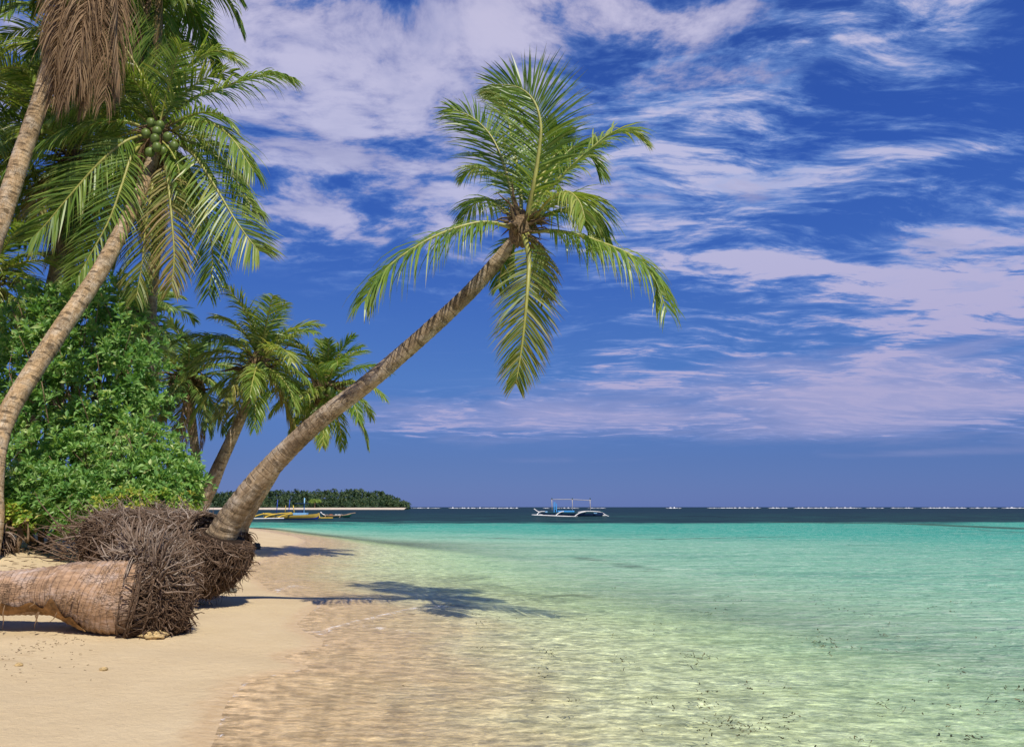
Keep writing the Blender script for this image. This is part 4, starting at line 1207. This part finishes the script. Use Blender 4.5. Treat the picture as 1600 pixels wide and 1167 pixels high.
def headland():
    xs = np.linspace(-900, 640, 120); yt = np.interp(xs, [p[0] for p in PROF], [p[1] for p in PROF])
    mb = MB(); rows = []
    for dd, f in ((0, 0), (6, .12), (25, .55), (60, .8), (140, .75), (260, 0)):
        row = []
        for x, y in zip(xs, yt):
            p = at(x, 792, HD); top = at(x, y + 5, HD + 40).z
            k = min(1, max(0.02, (640 - x) / 30))
            row.append(mb.addv((p.x - dd * .12, HD + dd * k, -.2 + max(.3, top) * f * k)))
        rows.append(row)
    for a, b in zip(rows[:-1], rows[1:]):
        for i in range(len(a) - 1): mb.f.append((a[i], a[i + 1], b[i + 1], b[i]))
    o = mb.build('headland', M['scrub_ground']); tag(o, kind='structure')
    mb = MB(); rr = []
    for dd, z in ((-9, -.25), (-4, .45), (0, .9), (4, 1.1)):
        rr.append([mb.addv((at(x, 792, HD).x, HD + dd + 1.5 * math.sin(x * .05), z)) for x in np.linspace(-900, 634, 120)])
    for a, b in zip(rr[:-1], rr[1:]):
        for i in range(len(a) - 1): mb.f.append((a[i], a[i + 1], b[i + 1], b[i]))
    o = mb.build('far_beach', M['far_sand']); tag(o, kind='structure')
    rnd = random.Random(5); mb = MB()
    for i in range(900):
        x = rnd.uniform(250, 637) if i < 760 else rnd.uniform(-700, 250)
        yt_ = float(np.interp(x, [p[0] for p in PROF], [p[1] for p in PROF])); f = rnd.random()
        d = HD + 6 + 55 * f
        ztop = at(x, yt_, HD + 40).z; z = 2.2 + (ztop - 3.2) * min(1, f * 1.25) * rnd.uniform(.85, 1.0)
        p = at(x, 792, d); c = V((p.x, d, z)); r = rnd.uniform(1.6, 3.4)
        pal = rnd.random() < .5; fr = rnd.random()
        if pal:
            c.z += rnd.uniform(.5, 2.2) if f > .5 else 0.5
            for q in range(11):
                a = rnd.uniform(0, 6.3); e = rnd.uniform(-.5, 1.2); h = V((math.cos(a), math.sin(a), 0)); va = rnd.random()
                p1 = c + (h * math.cos(e) + V((0, 0, math.sin(e)))) * r * .6; p2 = p1 + (h * .8 + V((0, 0, -.8))) * r * .6; sd = V((-h.y, h.x, .6)) * .35
                A = [mb.addv(t, (va, 0, fr)) for t in (c, p1 - sd, p1 + sd, p2)]
                mb.f += [(A[0], A[1], A[2]), (A[1], A[3], A[2])]
            tube(mb, [c, c + V((.2, 0, -3))], [.15, .2], 4, False, tcv=(.1, 0, .1))
        else:
            for q in range(46):
                dr = V((rnd.gauss(0, 1), rnd.gauss(0, 1), rnd.gauss(0, .8))).normalized(); pp = c + dr * r * rnd.uniform(.6, 1.05); va = rnd.random()
                u = V((rnd.gauss(0, 1), rnd.gauss(0, 1), rnd.gauss(0, 1))).normalized(); w = u.orthogonal().normalized(); k = rnd.uniform(.35, .7)
                A = [mb.addv(t, (va, 0, fr)) for t in (pp + u * k, pp + w * k * .7, pp - u * k, pp - w * k * .7)]; mb.f.append(tuple(A))
    o = mb.build('headland_wood', M['scrub'], smooth=False); tag(o, 'dense dark wood of palms and trees covering the far headland', 'wood', kind='stuff')
    # one pale round tree standing in front of the wood
    c = at(492, 785, HD + 2); T = thing('broadleaf_tree', 'pale green round-crowned tree at the foot of the dark headland wood', 'tree', (c.x, c.y, 1.0))
    mb = MB()
    for q in range(420):
        dr = V((rnd.gauss(0, 1), rnd.gauss(0, 1), abs(rnd.gauss(0, .7)) - .2)).normalized(); pp = c + V((dr.x * 3.6, dr.y * 2.4, dr.z * 1.9 + .3)) * rnd.uniform(.7, 1.05); va = rnd.random()
        u = V((rnd.gauss(0, 1), rnd.gauss(0, 1), rnd.gauss(0, 1))).normalized(); w = u.orthogonal().normalized(); k = rnd.uniform(.25, .5)
        mb.f.append(tuple(mb.addv(t, (va, 0, va)) for t in (pp + u * k, pp + w * k * .7, pp - u * k, pp - w * k * .7)))
    mb.build('crown', M['scrub_pale'], T, smooth=False)
    mb = MB(); tube(mb, [(c.x, c.y, .8), (c.x, c.y, c.z)], [.4, .25], 6); mb.build('trunk', M['wood'], T)


headland()


# ------------------------------------------------------------------ surf on the outer reef
M['foam'] = mat_plain('surf_foam', (0.85, 0.84, 0.84), .8, .06, 2, .1)


def surf():
    rnd = random.Random(12); mb = MB()
    runs = [(640, 690, .6), (700, 812, .8), (848, 860, .7), (868, 905, .7), (917, 948, .6), (1040, 1064, 1.2), (1105, 1190, .8), (1200, 1232, 1.0), (1240, 1345, .9), (1352, 1382, .6), (1392, 1430, .7), (1440, 1510, .9), (1515, 1560, .7), (1566, 1700, .9)]
    for x0, x1, k in runs:
        D0 = 900 + rnd.uniform(-30, 30); n = max(6, int((x1 - x0) / 1.5)); rows = []
        hs = [max(.05, (1.25 * k) * (.35 + 1.3 * mnoise.noise(V((x0 + i * .5, 3, 1)))) * min(1, i / 3, (n - i) / 3)) for i in range(n + 1)]
        for dd, f in ((-5, 0), (-3, .55), (0, 1), (3, .4), (6, 0)):
            rows.append([mb.addv((at(x0 + (x1 - x0) * i / n, 792, D0).x, D0 + dd + 2 * math.sin(i * .7), -.05 + hs[i] * f * (1 + .2 * rnd.random()))) for i in range(n + 1)])
        for a, b in zip(rows[:-1], rows[1:]):
            for i in range(n): mb.f.append((a[i], a[i + 1], b[i + 1], b[i]))
    o = mb.build('surf', M['foam']); tag(o, 'broken white line of surf on the outer reef along the horizon', 'surf', kind='stuff')


surf()

# ------------------------------------------------------------------ outrigger boats
for nm, c in (('navy', (0.012, 0.035, 0.10)), ('sky_blue', (0.06, 0.33, 0.72)), ('white', (0.75, 0.74, 0.72)), ('yellow', (0.62, 0.42, 0.05)), ('mustard', (0.45, 0.32, 0.06)), ('royal', (0.02, 0.06, 0.35)),
              ('bottle_green', (0.01, 0.09, 0.06)), ('pole', (0.42, 0.38, 0.34)), ('tan', (0.42, 0.30, 0.20)), ('light_blue', (0.22, 0.45, 0.70)), ('orange', (0.60, 0.18, 0.03)), ('dark_teal', (0.02, 0.08, 0.10))):
    M[nm] = mat_plain('paint_' + nm, c, .45, .12, 3, .4, .1)


class Boat:
    """boat built in its own metres: u along the keel towards the bow, v athwart (negative = towards the beach), w up"""
    def __init__(self, name, label, px, py, d, L, yaw=0.0):
        c = at(px, py, d); c.z = 0
        self.T = thing(name, label, 'boat', c, 'outrigger boats moored off the beach'); self.c = c; self.L = L
        self.cs, self.sn = math.cos(yaw), math.sin(yaw)

    def p(self, u, v, w): return self.c + V((u * self.cs - v * self.sn, u * self.sn + v * self.cs, w))

    def hull(self, prof, beam, mats, bands=(0.0, .55, 1.0)):
        """prof: (u, keel w, gunwale w, beam factor); one skin per painted band"""
        sec = spline(prof, 30)
        names = ('hull', 'topside')
        for bi in range(len(mats)):
            mb = MB(); rows = []
            f0, f1 = bands[bi], bands[bi + 1]
            for u, k, g, b in sec:
                row = []
                for sd in (-1, 1):
                    pts = []
                    for j in range(5):
                        f = f0 + (f1 - f0) * j / 4
                        pts.append(self.p(u, sd * beam * .5 * b * (math.sin(f * PI / 2) ** .6 if f > 0 else 0) * (1.012 if bi else 1), k + (g - k) * f))
                    row += [mb.addv(q) for q in (pts if sd > 0 else pts[::-1])]
                rows.append(row)
            for a, b in zip(rows[:-1], rows[1:]):
                for j in list(range(4)) + list(range(5, 9)): mb.f.append((a[j], a[j + 1], b[j + 1], b[j]))
                if bi == len(mats) - 1 and False: pass
            mb.build(names[bi], M[mats[bi]], self.T)

    def deck(self, prof, beam, mat, drop=.12):
        sec = spline(prof, 30); mb = MB(); r = []
        for u, k, g, b in sec: r.append((mb.addv(self.p(u, -beam * .47 * b, g - drop)), mb.addv(self.p(u, beam * .47 * b, g - drop))))
        for a, b in zip(r[:-1], r[1:]): mb.f.append((a[0], a[1], b[1], b[0]))
        mb.build('deck', M[mat], self.T)

    def pole(self, name, pts, rad, mat, taper=1.0, parent=None):
        P = spline([self.p(*q) for q in pts], 12 if len(pts) > 2 else 3); mb = MB(); m = len(P)
        tube(mb, P, [rad * (1 + (taper - 1) * i / (m - 1)) for i in range(m)], 7)
        return mb.build(name, M[mat], parent or self.T)

    def slab(self, name, lo, hi, mat, bevel=0.0):
        mb = MB(); ids = []
        for u in (lo[0], hi[0]):
            for v in (lo[1], hi[1]):
                for w in (lo[2], hi[2]): ids.append(mb.addv(self.p(u, v, w)))
        for q in ((0, 1, 3, 2), (4, 6, 7, 5), (0, 4, 5, 1), (2, 3, 7, 6), (0, 2, 6, 4), (1, 5, 7, 3)): mb.f.append(tuple(ids[i] for i in q))
        return mb.build(name, M[mat], self.T, smooth=False)


def blue_boat():
    d = 118.0; k = d / F                       # metres per photo pixel
    B = Boat('outrigger_boat', 'dark blue outrigger boat with white booms and an open pole frame, moored far out', 891, 805, d, 12)

    def U(x): return (x - 891) * k

    def Wz(y): return (805.5 - y) * k
    pr = [(U(846), Wz(801), Wz(799), .08), (U(855), Wz(806), Wz(799.5), .5), (U(875), Wz(808), Wz(799.3), .95), (U(895), Wz(808), Wz(799.3), 1), (U(920), Wz(808), Wz(798.8), .9), (U(936), Wz(806.5), Wz(798), .45), (U(943), Wz(802), Wz(797.6), .06)]
    B.hull(pr, 1.5, ['navy', 'dark_teal'], (0, .78, 1)); B.deck(pr, 1.5, 'sky_blue')
    yv = -2.6
    B.pole('outrigger', [(U(832), yv, Wz(803.3)), (U(850), yv, Wz(804.0)), (U(880), yv, Wz(805.2)), (U(900), yv, Wz(806))], .085, 'white')
    B.pole('outrigger', [(U(845), 2.6, Wz(803.6)), (U(890), 2.6, Wz(805)), (U(950), 2.6, Wz(804.6))], .085, 'white')
    for x0, x1 in ((839, 845), (867, 878), (895, 912)):
        B.pole('outrigger_boom', [(U(x0), yv, Wz(804 + (x0 - 839) * .03)), (U(x0 + (x1 - x0) * .45), yv * .75, Wz(801)), (U(x1), yv * .35, Wz(798.9)), (U(x1 + 8), .3, Wz(798.6)), (U(x1 + 10), 1.6, Wz(800)), (U(x1 + 10), 2.6, Wz(804.6))], .075, 'white')
    B.pole('gunwale_rail', [(U(902), -.75, Wz(799.6)), (U(915), -.72, Wz(798.2)), (U(930), -.5, Wz(798.6)), (U(940), -.12, Wz(799.9))], .07, 'white')
    B.pole('stem_post', [(U(836), 0, Wz(794.5)), (U(843), 0, Wz(799)), (U(856), 0, Wz(801))], .08, 'white')
    B.pole('bow_spar', [(U(938), 0, Wz(799)), (U(945), -.2, Wz(804)), (U(949), -.4, Wz(805.5))], .06, 'white')
    for x in (863.5, 894.5, 921.5):
        o = B.pole('frame_post', [(U(x), -.3, Wz(799.5)), (U(x - .3), -.3, Wz(780.5))], .06, 'pole')
        B.pole('post_cap', [(U(x), -.3, Wz(780.6)), (U(x), -.3, Wz(778.5))], .09, 'dark_teal', parent=o)
    B.pole('ridge_pole', [(U(862), -.3, Wz(780.8)), (U(893), -.3, Wz(780.8)), (U(923), -.3, Wz(782.4))], .05, 'pole')
    B.slab('ladder', (U(866), -.35, Wz(799.6)), (U(867.2), -.2, Wz(784.5)), 'sky_blue'); B.slab('ladder', (U(869.5), -.35, Wz(799.6)), (U(870.7), -.2, Wz(787)), 'sky_blue')
    for y in (786, 789, 792, 795): B.slab('rung', (U(867.3), -.32, Wz(y)), (U(869.4), -.24, Wz(y - .9)), 'sky_blue')
    B.slab('cabin_cover', (U(872), -.55, Wz(799.2)), (U(897), .5, Wz(797.2)), 'sky_blue')
    B.slab('cooler', (U(853), -.4, Wz(800)), (U(856.5), .3, Wz(798)), 'light_blue')
    B.slab('name_panel', (U(926), -.74, Wz(801.5)), (U(931), -.66, Wz(800.3)), 'light_blue')


def yellow_boat():
    d = 88.0; k = d / F; cx = 460
    B = Boat('outrigger_boat', 'blue outrigger boat with yellow booms and a yellow band, moored off the headland', cx, 810, d, 8)

    def U(x): return (x - cx) * k

    def Wz(y): return (810.5 - y) * k
    pr = [(U(413), Wz(809), Wz(804.5), .1), (U(420), Wz(811.5), Wz(805), .55), (U(440), Wz(812.5), Wz(805), .95), (U(470), Wz(812.5), Wz(804), 1), (U(488), Wz(812), Wz(802.8), .75), (U(494), Wz(811), Wz(802), .4), (U(497), Wz(808), Wz(800.6), .06)]
    B.hull(pr, 1.2, ['royal', 'mustard'], (0, .42, 1)); B.deck(pr, 1.2, 'light_blue')
    yv = -2.0
    B.pole('outrigger', [(U(402), yv, Wz(809)), (U(440), yv, Wz(808.6)), (U(452), yv, Wz(808.4))], .07, 'white')
    B.pole('outrigger', [(U(425), 2, Wz(809)), (U(470), 2, Wz(808.8)), (U(512), 2, Wz(808.6))], .07, 'yellow')
    for x0, x1 in ((405, 415), (423, 436), (443, 456)):
        B.pole('outrigger_boom', [(U(x0), yv, Wz(808.5)), (U(x0 + 3), yv * .7, Wz(805)), (U(x1), yv * .3, Wz(802.5)), (U(x1 + 5), .3, Wz(801.8)), (U(x1 + 7), 1.3, Wz(804)), (U(x1 + 7), 2, Wz(808.8))], .075, 'yellow')
    B.pole('side_rail', [(U(414), -.5, Wz(801.5)), (U(420), -.6, Wz(803)), (U(440), -.6, Wz(802.2)), (U(457), -.5, Wz(800.6))], .07, 'yellow')
    B.pole('bow_boom', [(U(497), -.1, Wz(802)), (U(501), -1.2, Wz(805)), (U(505), -2, Wz(807.6))], .07, 'yellow')
    for x, y, c, r in ((432.6, 781.5, 'royal', .05), (445.5, 790, 'mustard', .04), (451, 781.5, 'royal', .05), (460, 801, 'yellow', .05)):
        if x == 460: B.pole('mast_stay', [(U(460), -.2, Wz(802)), (U(457.5), -.2, Wz(790))], .05, 'yellow')
        else: B.pole('mast', [(U(x), -.1, Wz(803)), (U(x + .2), -.1, Wz(y))], r, c)
    B.pole('mast', [(U(475), -.3, Wz(803)), (U(474.2), -.3, Wz(779))], .07, 'light_blue')
    B.slab('cabin', (U(459), -.45, Wz(804)), (U(479), .4, Wz(800.8)), 'light_blue')
    B.slab('awning', (U(461), -.7, Wz(787.6)), (U(477), .7, Wz(786.6)), 'navy')
    B.slab('engine_box', (U(464), -.3, Wz(800.7)), (U(471), .3, Wz(797.6)), 'navy')


def green_boat():
    d = 104.0; k = d / F; cx = 524
    B = Boat('outrigger_boat', 'small dark green boat with a raised white stem, right of the yellow-boomed boat', cx, 808, d, 5)

    def U(x): return (x - cx) * k

    def Wz(y): return (808 - y) * k
    pr = [(U(502), Wz(803), Wz(800.5), .06), (U(507), Wz(808), Wz(804), .5), (U(518), Wz(810), Wz(804.6), .95), (U(532), Wz(810), Wz(804.3), 1), (U(543), Wz(809), Wz(803), .65), (U(548), Wz(805), Wz(801.8), .06)]
    B.hull(pr, 1.1, ['bottle_green', 'tan'], (0, .8, 1)); B.deck(pr, 1.1, 'tan')
    B.pole('stem_post', [(U(501), 0, Wz(800)), (U(504), 0, Wz(803)), (U(508), 0, Wz(804.5))], .08, 'white')
    B.pole('tiller', [(U(541), 0, Wz(803.5)), (U(548), 0, Wz(802)), (U(554), 0, Wz(801.2))], .05, 'tan')
    B.pole('outrigger', [(U(506), -1.5, Wz(808)), (U(525), -1.6, Wz(808.4)), (U(540), -1.6, Wz(808.2))], .05, 'dark_teal')
    for x in (512, 534): B.pole('outrigger_boom', [(U(x), .4, Wz(804)), (U(x), -.8, Wz(804.2)), (U(x), -1.55, Wz(808))], .045, 'tan')
    for x, m in ((516, 'orange'), (524, 'white'), (529, 'white')): B.slab('thwart', (U(x), -.4, Wz(804.4)), (U(x + 3), .4, Wz(803.3)), m)


blue_boat(); yellow_boat(); green_boat()
